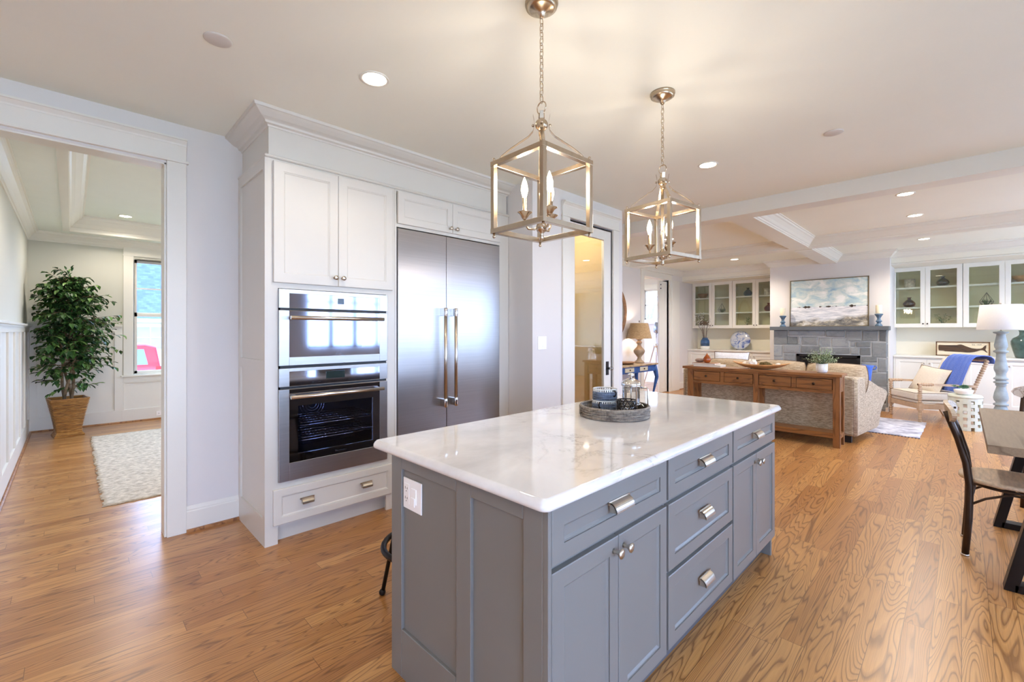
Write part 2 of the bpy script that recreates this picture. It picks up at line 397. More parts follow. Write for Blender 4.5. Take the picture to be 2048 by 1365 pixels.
# ------------------------------------------------------------------ mesh builder
class MB:
    def __init__(s): s.v = []; s.f = []; s.sm = []
    def add(s, vs, fs, smooth=False):
        k = len(s.v); s.v += [tuple(p) for p in vs]
        for f in fs: s.f.append(tuple(i+k for i in f)); s.sm.append(smooth)
        return s
    def box(s, x0, x1, y0, y1, z0, z1):
        x0, x1 = min(x0, x1), max(x0, x1); y0, y1 = min(y0, y1), max(y0, y1); z0, z1 = min(z0, z1), max(z0, z1)
        return s.add([(x0, y0, z0), (x1, y0, z0), (x1, y1, z0), (x0, y1, z0), (x0, y0, z1), (x1, y0, z1), (x1, y1, z1), (x0, y1, z1)],
                     [(0, 3, 2, 1), (4, 5, 6, 7), (0, 1, 5, 4), (1, 2, 6, 5), (2, 3, 7, 6), (3, 0, 4, 7)])
    def beam(s, a, b, w, h, up=(0, 0, 1)):
        a = Vector(a); b = Vector(b); d = (b-a).normalized(); u = Vector(up)
        r = d.cross(u)
        if r.length < 1e-4: r = d.cross(Vector((1, 0, 0)))
        r.normalize(); u = r.cross(d).normalized()
        vs = []
        for p in (a, b):
            for i, j in ((-1, -1), (1, -1), (1, 1), (-1, 1)): vs.append(p+r*i*w/2+u*j*h/2)
        return s.add(vs, [(0, 1, 2, 3), (7, 6, 5, 4), (0, 4, 5, 1), (1, 5, 6, 2), (2, 6, 7, 3), (3, 7, 4, 0)])
    def lathe(s, prof, c=(0, 0, 0), n=24, axis='Z', cap=True, sx=1., sy=1., smooth=True):
        vs = []; m = len(prof)
        for r, z in prof:
            for k in range(n):
                a = 2*pi*k/n; p = (r*cos(a)*sx, r*sin(a)*sy, z)
                if axis == 'X': p = (p[2], p[0], p[1])
                elif axis == 'Y': p = (p[1], p[2], p[0])
                vs.append((p[0]+c[0], p[1]+c[1], p[2]+c[2]))
        fs = [(i*n+k, i*n+(k+1) % n, (i+1)*n+(k+1) % n, (i+1)*n+k) for i in range(m-1) for k in range(n)]
        s.add(vs, fs, smooth)
        if cap:
            k0 = len(s.v)-m*n
            if prof[0][0] > 1e-5: s.f.append(tuple(k0+k for k in reversed(range(n)))); s.sm.append(False)
            if prof[-1][0] > 1e-5: s.f.append(tuple(k0+(m-1)*n+k for k in range(n))); s.sm.append(False)
        return s
    def cyl(s, c, r, h, n=24, axis='Z', r2=None): return s.lathe([(r, 0), (r if r2 is None else r2, h)], c, n, axis)
    def tube(s, pts, r, n=8, closed=False, flat=1.0):
        pts = [Vector(p) for p in pts]; m = len(pts); vs = []
        T = []
        for i in range(m):
            a = pts[(i-1) % m] if (closed or i > 0) else pts[i]; b = pts[(i+1) % m] if (closed or i < m-1) else pts[i]
            T.append((b-a).normalized())
        ref = Vector((0, 0, 1)) if abs(T[0].z) < .9 else Vector((1, 0, 0))
        N = (ref-T[0]*ref.dot(T[0])).normalized()
        for i in range(m):
            N = (N-T[i]*N.dot(T[i])); N = N.normalized() if N.length > 1e-6 else Vector((1, 0, 0))
            B = T[i].cross(N); rr = r[i] if isinstance(r, (list, tuple)) else r
            for k in range(n):
                a = 2*pi*k/n; vs.append(pts[i]+N*cos(a)*rr*flat+B*sin(a)*rr)
        mm = m if closed else m-1
        fs = [(i*n+k, i*n+(k+1) % n, ((i+1) % m)*n+(k+1) % n, ((i+1) % m)*n+k) for i in range(mm) for k in range(n)]
        k0 = len(s.v); s.add(vs, fs, True)
        if not closed:
            s.f.append(tuple(k0+k for k in reversed(range(n)))); s.sm.append(False)
            s.f.append(tuple(k0+(m-1)*n+k for k in range(n))); s.sm.append(False)
        return s
    def ring(s, c, R, r, n=28, k=8, axis='Z', sx=1., sy=1.):
        pts = []
        for i in range(n):
            a = 2*pi*i/n; p = (R*cos(a)*sx, R*sin(a)*sy, 0)
            if axis == 'X': p = (0, p[0], p[1])
            elif axis == 'Y': p = (p[0], 0, p[1])
            pts.append((c[0]+p[0], c[1]+p[1], c[2]+p[2]))
        return s.tube(pts, r, k, closed=True)
    def ball(s, c, r, n=14, m=9, sx=1, sy=1, sz=1):
        prof = [(max(r*sin(pi*i/m), 1e-6), -r*cos(pi*i/m)*sz) for i in range(m+1)]
        return s.lathe(prof, c, n, cap=False, sx=sx, sy=sy)
    def prism(s, poly, a0, a1, axis='Y'):
        """poly in the two other axes (in order), extruded a0..a1 on axis"""
        def P(p, a): return {'X': (a, p[0], p[1]), 'Y': (p[0], a, p[1]), 'Z': (p[0], p[1], a)}[axis]
        n = len(poly); vs = [P(p, a0) for p in poly]+[P(p, a1) for p in poly]
        return s.add(vs, [tuple(range(n)), tuple(reversed(range(n, 2*n)))]+[(i, n+i, n+(i+1) % n, (i+1) % n) for i in range(n)])
    def mould(s, path, prof, closed=False):
        """profile (out, z) swept along a path in plan; 'out' is to the right of the travel direction, corners mitred"""
        n = len(path); P = [Vector((p[0], p[1], 0)) for p in path]; vs = []
        for i in range(n):
            din = (P[i]-P[i-1]).normalized() if (closed or i > 0) else None
            dout = (P[(i+1) % n]-P[i]).normalized() if (closed or i < n-1) else None
            if din is None: din = dout
            if dout is None: dout = din
            n1 = Vector((din.y, -din.x, 0)); n2 = Vector((dout.y, -dout.x, 0)); mt = (n1+n2); mt = mt/(mt.dot(n1))
            for o, z in prof: q = P[i]+mt*o; vs.append((q.x, q.y, z))
        k = len(prof); mm = n if closed else n-1
        fs = [(i*k+j, i*k+(j+1) % k, ((i+1) % n)*k+(j+1) % k, ((i+1) % n)*k+j) for i in range(mm) for j in range(k)]
        s.add(vs, fs)
        if not closed:
            b0 = len(s.v)-n*k; s.f.append(tuple(b0+j for j in reversed(range(k)))); s.f.append(tuple(b0+(n-1)*k+j for j in range(k))); s.sm += [False, False]
        return s
    def front(s, u0, u1, z0, z1, face, t, fw, rec=.009, step=.012, ax='X', sgn=1, panel=True):
        """framed cabinet front: u is the horizontal axis, 'face' the outer plane, facing sgn along ax"""
        def P(u, z, d): q = face-sgn*d; return (q, u, z) if ax == 'X' else (u, q, z)
        def loop(k, d): return [P(u0+k, z0+k, d), P(u1-k, z0+k, d), P(u1-k, z1-k, d), P(u0+k, z1-k, d)]
        L = [loop(0, t), loop(0, .002), loop(.003, 0), loop(fw, 0), loop(fw, rec*.45), loop(fw+step*.4, rec*.45), loop(fw+step, rec)]
        vs = [p for q in L for p in q]; fs = []
        for i in range(len(L)-1):
            for j in range(4): fs.append((i*4+j, i*4+(j+1) % 4, (i+1)*4+(j+1) % 4, (i+1)*4+j))
        if panel: fs.append(tuple((len(L)-1)*4+j for j in range(4))); fs.append((3, 2, 1, 0))
        else:
            vs += loop(fw+step, t); b0 = len(L)*4
            for j in range(4):
                fs.append(((len(L)-1)*4+j, (len(L)-1)*4+(j+1) % 4, b0+(j+1) % 4, b0+j)); fs.append((j, b0+j, b0+(j+1) % 4, (j+1) % 4))
        return s.add(vs, fs)
    def grid(s, fn, nu, nv, closed_u=False, smooth=True):
        vs = [fn(i/nu if closed_u else i/(nu-1), j/(nv-1)) for i in range(nu) for j in range(nv)]
        mm = nu if closed_u else nu-1
        return s.add(vs, [(i*nv+j, ((i+1) % nu)*nv+j, ((i+1) % nu)*nv+j+1, i*nv+j+1) for i in range(mm) for j in range(nv-1)], smooth)
    def pillow(s, w, h, t, M=None, n=12, p=2.6, rd=0.):
        M = M or Matrix.Identity(4)
        for sg in (1, -1):
            def fn(u, v):
                a = 2*u-1; b = 2*v-1
                k = (max(0, 1-abs(a)**p)*max(0, 1-abs(b)**p))**.5
                q = 1-.07*(1-abs(a)**2)*0-.06*(abs(b)**2)*(1-abs(a)**2)
                q2 = 1-.06*(abs(a)**2)*(1-abs(b)**2)
                return tuple(M @ Vector((a*w/2*q2*(1-rd*b*b)**.5, sg*t/2*k, b*h/2*q*(1-rd*a*a)**.5)))
            s.grid(fn, n, n)
        return s
    def xf(s, M):
        s.v = [tuple(M @ Vector(p)) for p in s.v]; return s
    def mesh(s, name):
        me = bpy.data.meshes.new(name); me.from_pydata(s.v, [], s.f); me.polygons.foreach_set('use_smooth', s.sm)
        me.update(); return me

def obj(name, mb, mat, parent=None, bev=0, seg=2, world=False, kind=None, label=None, fixn=True):
    me = mb.mesh(name)
    if fixn:
        import bmesh
        bm = bmesh.new(); bm.from_mesh(me); bmesh.ops.recalc_face_normals(bm, faces=bm.faces); bm.to_mesh(me); bm.free()
    me.materials.append(mat)
    o = bpy.data.objects.new(name, me); COL.objects.link(o)
    if bev:
        b = o.modifiers.new('edge', 'BEVEL'); b.width = bev; b.segments = seg; b.limit_method = 'ANGLE'; b.angle_limit = radians(35)
    if parent:
        o.parent = parent
        if world: o.location = -Vector(parent.location) if parent.parent is None else (0, 0, 0)
    if kind: o['kind'] = kind
    if label: o['label'] = label
    return o

def tag(o, label, cat, group=None):
    o['label'] = label; o['category'] = cat
    if group: o['group'] = group
    return o
def thing(name, label, cat, loc=(0, 0, 0), rz=0., group=None):
    o = bpy.data.objects.new(name, None); COL.objects.link(o); o.location = loc; o.rotation_euler = (0, 0, rz)
    o.empty_display_size = .1
    return tag(o, label, cat, group)
def struct(name, mb, mat, bev=0, parent=None):
    o = obj(name, mb, mat, parent, bev)
    if parent is None: o['kind'] = 'structure'
    return o
def dup(root, loc, rz=None, label=None, group=None):
    r = root.copy(); COL.objects.link(r); r.location = loc
    if rz is not None: r.rotation_euler = (0, 0, rz)
    if label: r['label'] = label
    if group: r['group'] = group
    for ch in list(root.children):
        c = ch.copy(); COL.objects.link(c); c.parent = r
        for g in list(ch.children):
            d = g.copy(); COL.objects.link(d); d.parent = c
    return r
def sub(name, mb, mat, parent, **k): return obj(name, mb, mat, parent, **k)
def lamp_point(name, loc, watts, color, radius, parent=None, spot=None):
    d = bpy.data.lights.new(name, 'SPOT' if spot else 'POINT'); d.energy = watts; d.color = color; d.shadow_soft_size = radius
    if spot: d.spot_size = radians(spot); d.spot_blend = .6
    o = bpy.data.objects.new(name, d); COL.objects.link(o); o.location = loc
    if parent: o.parent = parent
    return o

CZ = 2.743
# ================================================================== SHELL
def wallx(mb, x0, x1, y0, y1, z0, z1, holes):
    """wall slab between x0..x1 along y with holes (ya, yb, za, zb) sorted on y"""
    y = y0
    for ya, yb, za, zb in holes:
        if ya > y: mb.box(x0, x1, y, ya, z0, z1)
        if za > z0: mb.box(x0, x1, ya, yb, z0, za)
        if zb < z1: mb.box(x0, x1, ya, yb, zb, z1)
        y = yb
    if y1 > y: mb.box(x0, x1, y, y1, z0, z1)
def wally(mb, y0, y1, x0, x1, z0, z1, holes):
    x = x0
    for xa, xb, za, zb in holes:
        if xa > x: mb.box(x, xa, y0, y1, z0, z1)
        if za > z0: mb.box(xa, xb, y0, y1, z0, za)
        if zb < z1: mb.box(xa, xb, y0, y1, zb, z1)
        x = xb
    if x1 > x: mb.box(x, x1, y0, y1, z0, z1)

fl = MB(); fl.box(-8.9, 3.3, -3.2, 11.3, -.12, 0)
struct('floor', fl, FLOORM)
ce = MB(); ce.box(-3.83, 3.3, -3.2, 3.2, CZ, CZ+.12); ce.box(-4.9, 3.3, 3.2, 11.3, CZ, CZ+.12)
struct('ceiling', ce, CEIL)

XW = -3.686; XB = -3.826
OY0, OY1, OZ = -.36, .446, 2.468
w = MB(); wallx(w, XB, XW, -3.2, 3.2, 0, CZ, [(OY0, OY1, 0, OZ)])
struct('wall_left', w, WALL)
# return wall beside the refrigerator, pantry wall with door opening, its end
w = MB(); w.box(XW, -2.755, 2.992, 3.12, 0, CZ)
struct('wall_return', w, WALL)
PX = -2.755
w = MB(); wallx(w, PX-.13, PX, 3.12, 4.52, 0, CZ, [(3.53, 4.305, 0, 2.475)])
w.box(-4.6, PX-.13, 4.40, 4.52, 0, CZ)
struct('wall_pantry', w, WALL)
w = MB(); w.box(-4.55, -4.5, 3.2, 4.4, 0, CZ); w.box(-4.5, -2.885, 3.12, 3.14, 0, CZ); w.box(-4.5, -2.885, 4.38, 4.4, 0, CZ)
w.add([(-4.5, 3.14, 2.0), (-4.5, 3.14, CZ), (-3.3, 3.14, CZ), (-4.5, 4.38, 2.0), (-4.5, 4.38, CZ), (-3.3, 4.38, CZ)], [(0, 2, 1), (3, 4, 5), (0, 3, 5, 2), (0, 1, 4, 3), (1, 2, 5, 4)])
struct('wall_pantry_inside', w, PANTRYP)
# family room left wall with the nook opening
FX = -4.6
w = MB(); wallx(w, FX-.14, FX, 4.40, 11.3, 0, CZ, [(8.36, 9.475, 0, 2.49)])
struct('wall_family_left', w, WALL)
# nook beyond
w = MB(); wally(w, 10.95, 11.07, -7.3, -4.74, 0, CZ, [(-6.0, -5.62, 1.66, 2.44)])
wallx(w, -7.4, -7.3, 7.0, 11.07, 0, CZ, [(7.4, 10.6, .4, 2.5)]); w.box(-7.3, -4.74, 6.9, 7.0, 0, CZ)  # large opening added in the unseen side wall to brighten the nook
struct('wall_nook', w, WALL)
ce = MB(); ce.box(-7.4, -4.74, 6.9, 11.3, CZ, CZ+.1); struct('ceiling_nook', ce, CEIL)
# far wall, chimney breast
w = MB(); w.box(-4.74, 3.3, 11.02, 11.15, 0, CZ)
struct('wall_far', w, simple('far_wall_paint', S(232, 226, 206), .7, nscale=2, namt=.01))
w = MB(); w.box(-2.70, -.862, 9.95, 11.02, 0, CZ)
struct('wall_chimney', w, WALL)
# right wall with windows, back wall
RX = 3.0
HOLES = [(-2.7, 2.0, .08, 2.42), (3.3, 5.35, .98, 2.42), (5.6, 7.9, .80, 2.45), (8.1, 10.5, .60, 2.45)]  # first opening is out of view, widened to let in more daylight
w = MB(); wallx(w, RX, RX+.15, -3.2, 11.15, 0, CZ, HOLES)
struct('wall_right', w, WALL)
w = MB(); w.box(-3.83, 3.15, -3.2, -3.05, 0, CZ)
struct('wall_back', w, WALL)
def window_x(n, x, y0, y1, z0, z1, cols, rows, glassx=None, thick=.06, name=None):
    f = MB(); e = .055
    f.box(x, x+thick, y0, y1, z0, z0+e); f.box(x, x+thick, y0, y1, z1-e, z1); f.box(x, x+thick, y0, y0+e, z0, z1); f.box(x, x+thick, y1-e, y1, z0, z1)
    for i in range(1, cols): yy = y0+(y1-y0)*i/cols; f.box(x, x+thick, yy-.04, yy+.04, z0, z1)
    for zz in rows: f.box(x+.01, x+thick-.01, y0, y1, zz-.018, zz+.018)
    o = struct('window_%d' % n, f, WHITE)
    g = MB(); g.box(x+thick*.45, x+thick*.45+.004, y0+e, y1-e, z0+e, z1-e)
    obj('pane', g, GLASS, o); return o
window_x(1, RX+.05, -2.7, 2.0, .08, 2.42, 4, [])
window_x(2, RX+.05, 3.3, 5.35, .98, 2.42, 4, [1.95])
window_x(3, RX+.05, 5.6, 7.9, .80, 2.45, 2, [2.0])
window_x(4, RX+.05, 8.1, 10.5, .60, 2.45, 2, [2.0])

# ------------------------------------------------------------------ dining room shell
DX = -8.734; DY = -.414; DC = 2.70; DY1 = 3.05
w = MB(); wallx(w, DX-.15, DX, DY-.15, DY1+.15, 0, DC, [(.672, 1.60, .715, 2.43), (1.83, 2.76, .715, 2.43)])
struct('wall_dining_far', w, DWALL)
w = MB(); w.box(DX, XB, DY-.15, DY, 0, DC+.3)
struct('wall_dining_left', w, DWALL)
w = MB(); wally(w, DY1, DY1+.15, DX, XB, 0, DC, [(-7.8, -5.2, .715, 2.43)])
struct('wall_dining_right', w, DWALL)
TX0, TX1, TY0, TY1, TZ = -8.36, -4.25, -.03, 2.65, 2.90
c = MB()
c.box(DX, TX0, DY, DY1, DC, DC+.04); c.box(TX1, XB, DY, DY1, DC, DC+.04); c.box(TX0, TX1, DY, TY0, DC, DC+.04); c.box(TX0, TX1, TY1, DY1, DC, DC+.04)
c.box(TX0-.02, TX0, TY0, TY1, DC, TZ); c.box(TX1, TX1+.02, TY0, TY1, DC, TZ); c.box(TX0, TX1, TY0-.02, TY0, DC, TZ); c.box(TX0, TX1, TY1, TY1+.02, DC, TZ)
c.box(TX0, TX1, TY0, TY1, TZ, TZ+.05)
struct('ceiling_dining', c, simple('dining_ceiling_paint', S(226, 230, 222), .8, namt=.01))
CROWN = [(0, -.11), (.008, -.11), (.012, -.095), (.02, -.09), (.035, -.065), (.062, -.035), (.075, -.028), (.08, -.012), (.09, -.012), (.09, 0), (0, 0)]
def crownp(top, s=1.0, sv=None): return [(o*s, top+z*(sv or s)) for o, z in CROWN]
# room-side crown (travel so the right-hand side faces the room)
m = MB(); m.mould([(DX, DY), (XB, DY)][::-1] if False else [(XB, DY), (DX, DY), (DX, DY1), (XB, DY1)][::1], crownp(DC, 1.15)); struct('trim_1', m, WHITE)
m = MB(); m.mould([(TX0, TY0), (TX0, TY1), (TX1, TY1), (TX1, TY0)][::1], crownp(TZ, 1.7), closed=True); struct('trim_2', m, WHITE)
m = MB()
m.box(TX0-.05, TX0+.014, TY0-.05, TY1+.05, DC-.014, DC+.03); m.box(TX1-.014, TX1+.05, TY0-.05, TY1+.05, DC-.014, DC+.03)
m.box(TX0+.014, TX1-.014, TY0-.05, TY0+.014, DC-.014, DC+.03); m.box(TX0+.014, TX1-.014, TY1-.014, TY1+.05, DC-.014, DC+.03)
struct('trim_3', m, WHITE)
# wainscot: backing, rails, stiles
def wains_x(mb, x, sg, y0, y1, stiles, z_top=1.42):
    a, b_, c_ = x, x+sg*.004, x+sg*.02
    mb.box(a, b_, y0, y1, 0, z_top); mb.box(a, c_, y0, y1, 0, .19); mb.box(a, c_, y0, y1, 1.347, z_top)
    for s0, s1 in stiles: mb.box(a, c_, s0, s1, .19, 1.347)
    mb.box(a, x+sg*.045, y0, y1, z_top, z_top+.022); mb.box(a, x+sg*.028, y0, y1, z_top-.02, z_top)
m = MB(); wains_x(m, DX, 1, DY+.004, .537, [(DY+.004, -.321), (.013, .134), (.45, .537)])
m.box(DX, DX+.004, .537, DY1, 0, .69); m.box(DX, DX+.02, .537, DY1, 0, .19); m.box(DX, DX+.02, .537, DY1, .584, .69); m.box(DX, DX+.02, .537, .56, .19, .584)
m.box(DX, DX+.02, 1.15, 1.28, .19, .584); m.box(DX, DX+.02, 1.62, 1.8, .0, .69); m.box(DX, DX+.02, 2.8, DY1, 0, 1.42)
struct('trim_4', m, WHITE, bev=.004)
m = MB(); x = XB-.02; st = []
m.box(DX, XB, DY, DY+.004, 0, 1.42); m.box(DX, XB, DY, DY+.02, 0, .19); m.box(DX, XB, DY, DY+.02, 1.347, 1.42)
for q in (-8.70, -8.03, -7.36, -6.69, -6.02, -5.35, -4.68, -4.0): m.box(q-.06, q+.06, DY, DY+.02, .19, 1.347)
m.box(DX, XB, DY, DY+.045, 1.42, 1.442); m.box(DX, XB, DY, DY+.028, 1.40, 1.42)
struct('trim_5', m, WHITE, bev=.004)
m = MB(); m.mould([(XB, DY+.02), (DX+.02, DY+.02), (DX+.02, DY1)], [(0, 0), (.018, 0), (.018, .012), (.01, .02), (0, .022)])
struct('trim_6', m, SHOE)
# dining window: casing, stool, sashes
def dwin(n, y0, y1):
    f = MB(); X = DX
    f.box(X, X+.022, y0-.125, y0-.01, .69, 2.475); f.box(X, X+.022, y1+.01, y1+.125, .69, 2.475)
    f.box(X, X+.026, y0-.135, y1+.135, 2.475, 2.49); f.box(X, X+.022, y0-.125, y1+.125, 2.49, 2.60)
    f.box(X, X+.05, y0-.15, y1+.15, .675, .70); f.box(X, X+.022, y0-.125, y1+.125, .60, .675)
    f.box(X-.12, X, y0-.014, y0, .7, 2.43); f.box(X-.12, X, y1, y1+.014, .7, 2.43); f.box(X-.12, X, y0, y1, 2.43, 2.445)
    o = struct('window_%d' % n, f, WHITE, bev=.003)
    for z0, z1, xo in ((1.60, 2.43, -.085), (.715, 1.615, -.05)):
        s = MB(); e = .038
        s.box(X+xo-.03, X+xo, y0, y1, z0, z0+e); s.box(X+xo-.03, X+xo, y0, y1, z1-e, z1); s.box(X+xo-.03, X+xo, y0, y0+e, z0, z1); s.box(X+xo-.03, X+xo, y1-e, y1, z0, z1)
        if z0 > 1: s.box(X+xo-.026, X+xo-.006, y0, y1, 1.995, 2.015)
        so = obj('sash', s, WHITE, o)
        g = MB(); g.box(X+xo-.018, X+xo-.014, y0+e, y1-e, z0+e, z1-e); obj('pane', g, GLASS, so)
dwin(5, .672, 1.60); dwin(6, 1.83, 2.76)
f = MB()
for a, b_ in ((-7.8, -7.74), (-6.53, -6.47), (-5.26, -5.2)): f.box(a, b_, DY1+.03, DY1+.09, .715, 2.43)
f.box(-7.8, -5.2, DY1+.03, DY1+.09, .715, .77); f.box(-7.8, -5.2, DY1+.03, DY1+.09, 2.38, 2.43); f.box(-7.8, -5.2, DY1+.04, DY1+.08, 1.55, 1.59)
o = struct('window_7', f, WHITE); g = MB(); g.box(-7.74, -5.26, DY1+.055, DY1+.059, .77, 2.38); obj('pane', g, GLASS, o)

# ------------------------------------------------------------------ kitchen opening casing, baseboards
m = MB()
m.box(XW, XW+.02, OY1, OY1+.105, 0, OZ+.012); m.box(XW, XW+.02, OY0-.105, OY0, 0, OZ+.012)
m.box(XB, XB-.02, OY1, OY1+.105, 0, OZ); m.box(XB, XB-.02, OY0-.03, OY0, 0, OZ)
m.box(XB, XW, OY1-.012, OY1, 0, OZ); m.box(XB, XW, OY0, OY0+.012, 0, OZ); m.box(XB, XW, OY0, OY1, OZ-.012, OZ)
m.box(XB, XB-.02, OY0-.03, OY1+.105, OZ, OZ+.15)
m.box(XW, XW+.03, OY0-.115, OY1+.117, OZ+.012, OZ+.028)
m.box(XW, XW+.02, OY0-.105, OY1+.105, OZ+.028, 2.60)
struct('trim_7', m, WHITE, bev=.002)
m = MB(); m.mould([(XW, OY0-.105), (XW, OY1+.105)], [(0, 2.595), (.024, 2.595), (.028, 2.605), (.032, 2.61), (.045, 2.625), (.052, 2.627), (.052, 2.638), (0, 2.638)])
struct('trim_8', m, WHITE)
BASEP = [(0, 0), (.016, 0), (.016, .135), (.012, .142), (.012, .15), (.006, .168), (.004, .172), (0, .172)]
SHOEP = [(0, 0), (.018, 0), (.018, .010), (.013, .018), (0, .02)]
def base(n, path, shoe=True, off=.016):
    m = MB(); m.mould(path, BASEP); struct('baseboard_'+n, m, WHITE)
    if shoe:
        m = MB(); m.mould(path, [(o+off, z) for o, z in SHOEP]); struct('baseboard_'+n+'_shoe', m, SHOE)
base('left', [(XW, OY1+.105), (XW, .872)])
base('pantry', [(PX, 3.12-.128), (PX, 3.41)]); base('pantry_end', [(PX, 4.425), (PX, 4.52), (FX, 4.52), (FX, 8.23)], False)
base('family', [(FX, 9.98), (FX, 10.45)])
# pantry door casing
m = MB()
m.box(PX, PX+.02, 3.41, 3.525, 0, 2.487); m.box(PX, PX+.02, 4.31, 4.42, 0, 2.487)
m.box(PX, PX+.028, 3.40, 4.43, 2.487, 2.50); m.box(PX, PX+.02, 3.41, 4.42, 2.50, 2.595)
m.box(PX-.13, PX, 3.515, 3.53, 0, 2.475); m.box(PX-.13, PX, 4.305, 4.32, 0, 2.475); m.box(PX-.13, PX, 3.53, 4.305, 2.475, 2.487)
struct('trim_9', m, WHITE, bev=.002)
m = MB(); m.mould([(PX, 3.41), (PX, 4.42)], [(0, 2.59), (.024, 2.59), (.028, 2.60), (.045, 2.62), (.052, 2.622), (.052, 2.634), (0, 2.634)]); struct('trim_10', m, WHITE)
# pantry glass door
X = PX-.012
m = MB()
y0, y1, g0, g1 = 3.531, 4.304, 3.640, 4.165
m.box(X-.035, X, y0, g0, .01, 2.465); m.box(X-.035, X, g1, y1, .01, 2.465); m.box(X-.035, X, g0, g1, 2.36, 2.465); m.box(X-.035, X, g0, g1, .01, .24)
d1 = struct('door_1', m, WHITE, bev=.003)
m = MB(); m.box(X-.02, X-.015, g0, g1, .24, 2.36); obj('pane', m, DOORGL, d1)
for z in (2.27, 1.62, .965, .25):
    m = MB(); m.box(X, X+.014, 3.528, 3.538, z-.05, z+.05); m.cyl((X+.010, 3.533, z-.055), .007, .11, 10); obj('hinge', m, BLACKM, d1)
m = MB(); m.box(X, X+.006, 4.20, 4.25, .87, 1.02)
pl = obj('knob_plate', m, BLACKM, d1)
m = MB(); m.lathe([(.012, 0), (.010, .02), (.018, .028), (.026, .04), (.028, .052), (.02, .064), (.004, .068)], (X+.004, 4.225, .945), 8, 'X', smooth=False)
obj('glass_knob', m, CLEARG, d1, label='faceted clear glass knob')
m = MB(); m.cyl((X+.004, 4.225, .945), .011, .03, 12, 'X'); obj('knob_rose', m, BLACKM, d1)
# family opening casing and pocket door
m = MB()
m.box(FX, FX+.02, 8.235, 8.36, 0, 2.49); m.box(FX, FX+.02, 9.475, 9.98, 0, 2.49) if False else m.box(FX, FX+.02, 9.475, 9.60, 0, 2.49)
m.box(FX-.14, FX, 9.475, 9.49, 0, 2.49); m.box(FX, FX+.03, 8.225, 9.61, 2.49, 2.505); m.box(FX, FX+.02, 8.235, 9.60, 2.505, 2.61); m.box(FX, FX+.05, 8.20, 9.63, 2.61, 2.64)
struct('trim_11', m, WHITE, bev=.002)
m = MB(); m.box(FX, FX+.025, 9.60, 9.975, 0, 2.49); struct('trim_12', m, WHITE, bev=.004)
m = MB(); m.front(9.10, 9.455, .01, 2.45, FX-.03, .035, .10, ax='X', sgn=1)
m.box(FX-.067, FX-.063, 9.10, 9.455, .01, 2.45)
d2 = struct('door_2', m, WHITE)
for z in (2.37, 2.29):
    m = MB(); m.cyl((FX-.03, 9.16, z), .014, .01, 12, 'X'); obj('door_bolt', m, BLACKM, d2)
# beams
m = MB(); m.box(FX, RX, 5.073, 5.29, 2.598, CZ)
struct('beam_1', m, WHITE)
m = MB(); m.box(FX, RX, 7.80, 8.02, 2.61, CZ); struct('beam_2', m, WHITE)
m = MB(); m.box(-1.835, -1.60, 5.29, 7.80, 2.598, CZ); m.box(-1.835, -1.60, 8.02, 9.95, 2.60, CZ); struct('beam_3', m, WHITE)
m = MB()
for lp in ([(FX, 5.29), (FX, 7.80), (-1.835, 7.80), (-1.835, 5.29)], [(-1.60, 5.29), (-1.60, 7.80), (RX, 7.80), (RX, 5.29)],
           [(FX, 8.02), (FX, 10.16), (-2.70, 10.16), (-2.70, 9.95), (-1.835, 9.95), (-1.835, 8.02)],
           [(-1.60, 8.02), (-1.60, 9.95), (-.862, 9.95), (-.862, 10.12), (RX, 10.12), (RX, 8.02)]):
    m.mould(lp, crownp(CZ, 1.15), closed=True)
struct('trim_13', m, WHITE)
# soffit above the built-ins
m = MB(); m.box(FX, -2.70, 10.16, 11.02, 2.50, CZ); m.box(-.862, RX, 10.12, 11.02, 2.50, CZ)
struct('wall_soffit', m, simple('soffit_paint', S(238, 234, 220), .6, nscale=2, namt=.01))
m = MB(); m.mould([(-.862, 10.12), (RX, 10.12)], [(0, 2.50), (.02, 2.50), (.02, 2.52), (.01, 2.53), (0, 2.53)]); m.mould([(FX, 10.16), (-2.70, 10.16)], [(0, 2.50), (.02, 2.50), (.02, 2.52), (.01, 2.53), (0, 2.53)]); struct('trim_15', m, WHITE)
# nook: baseboard and window
m = MB(); m.box(-7.3, -4.74, 10.93, 10.95, 0, .17); struct('baseboard_nook', m, WHITE)
m = MB(); a, b_, c_, d_ = -6.0, -5.62, 1.66, 2.44
m.box(a-.11, a, 10.925, 10.95, c_-.05, d_+.02); m.box(b_, b_+.11, 10.925, 10.95, c_-.05, d_+.02); m.box(a-.12, b_+.12, 10.92, 10.95, d_+.02, d_+.15); m.box(a-.13, b_+.13, 10.90, 10.95, c_-.12, c_)
m.box(a, a+.03, 10.98, 11.02, c_, d_); m.box(b_-.03, b_, 10.98, 11.02, c_, d_); m.box(a, b_, 10.98, 11.02, c_, c_+.03); m.box(a, b_, 10.98, 11.02, d_-.03, d_); m.box(a, b_, 10.98, 11.02, 2.03, 2.06)
o = struct('window_8', m, WHITE)
g = MB(); g.box(a+.03, b_-.03, 11.0, 11.004, c_+.03, d_-.03); obj('pane', g, GLASS, o)
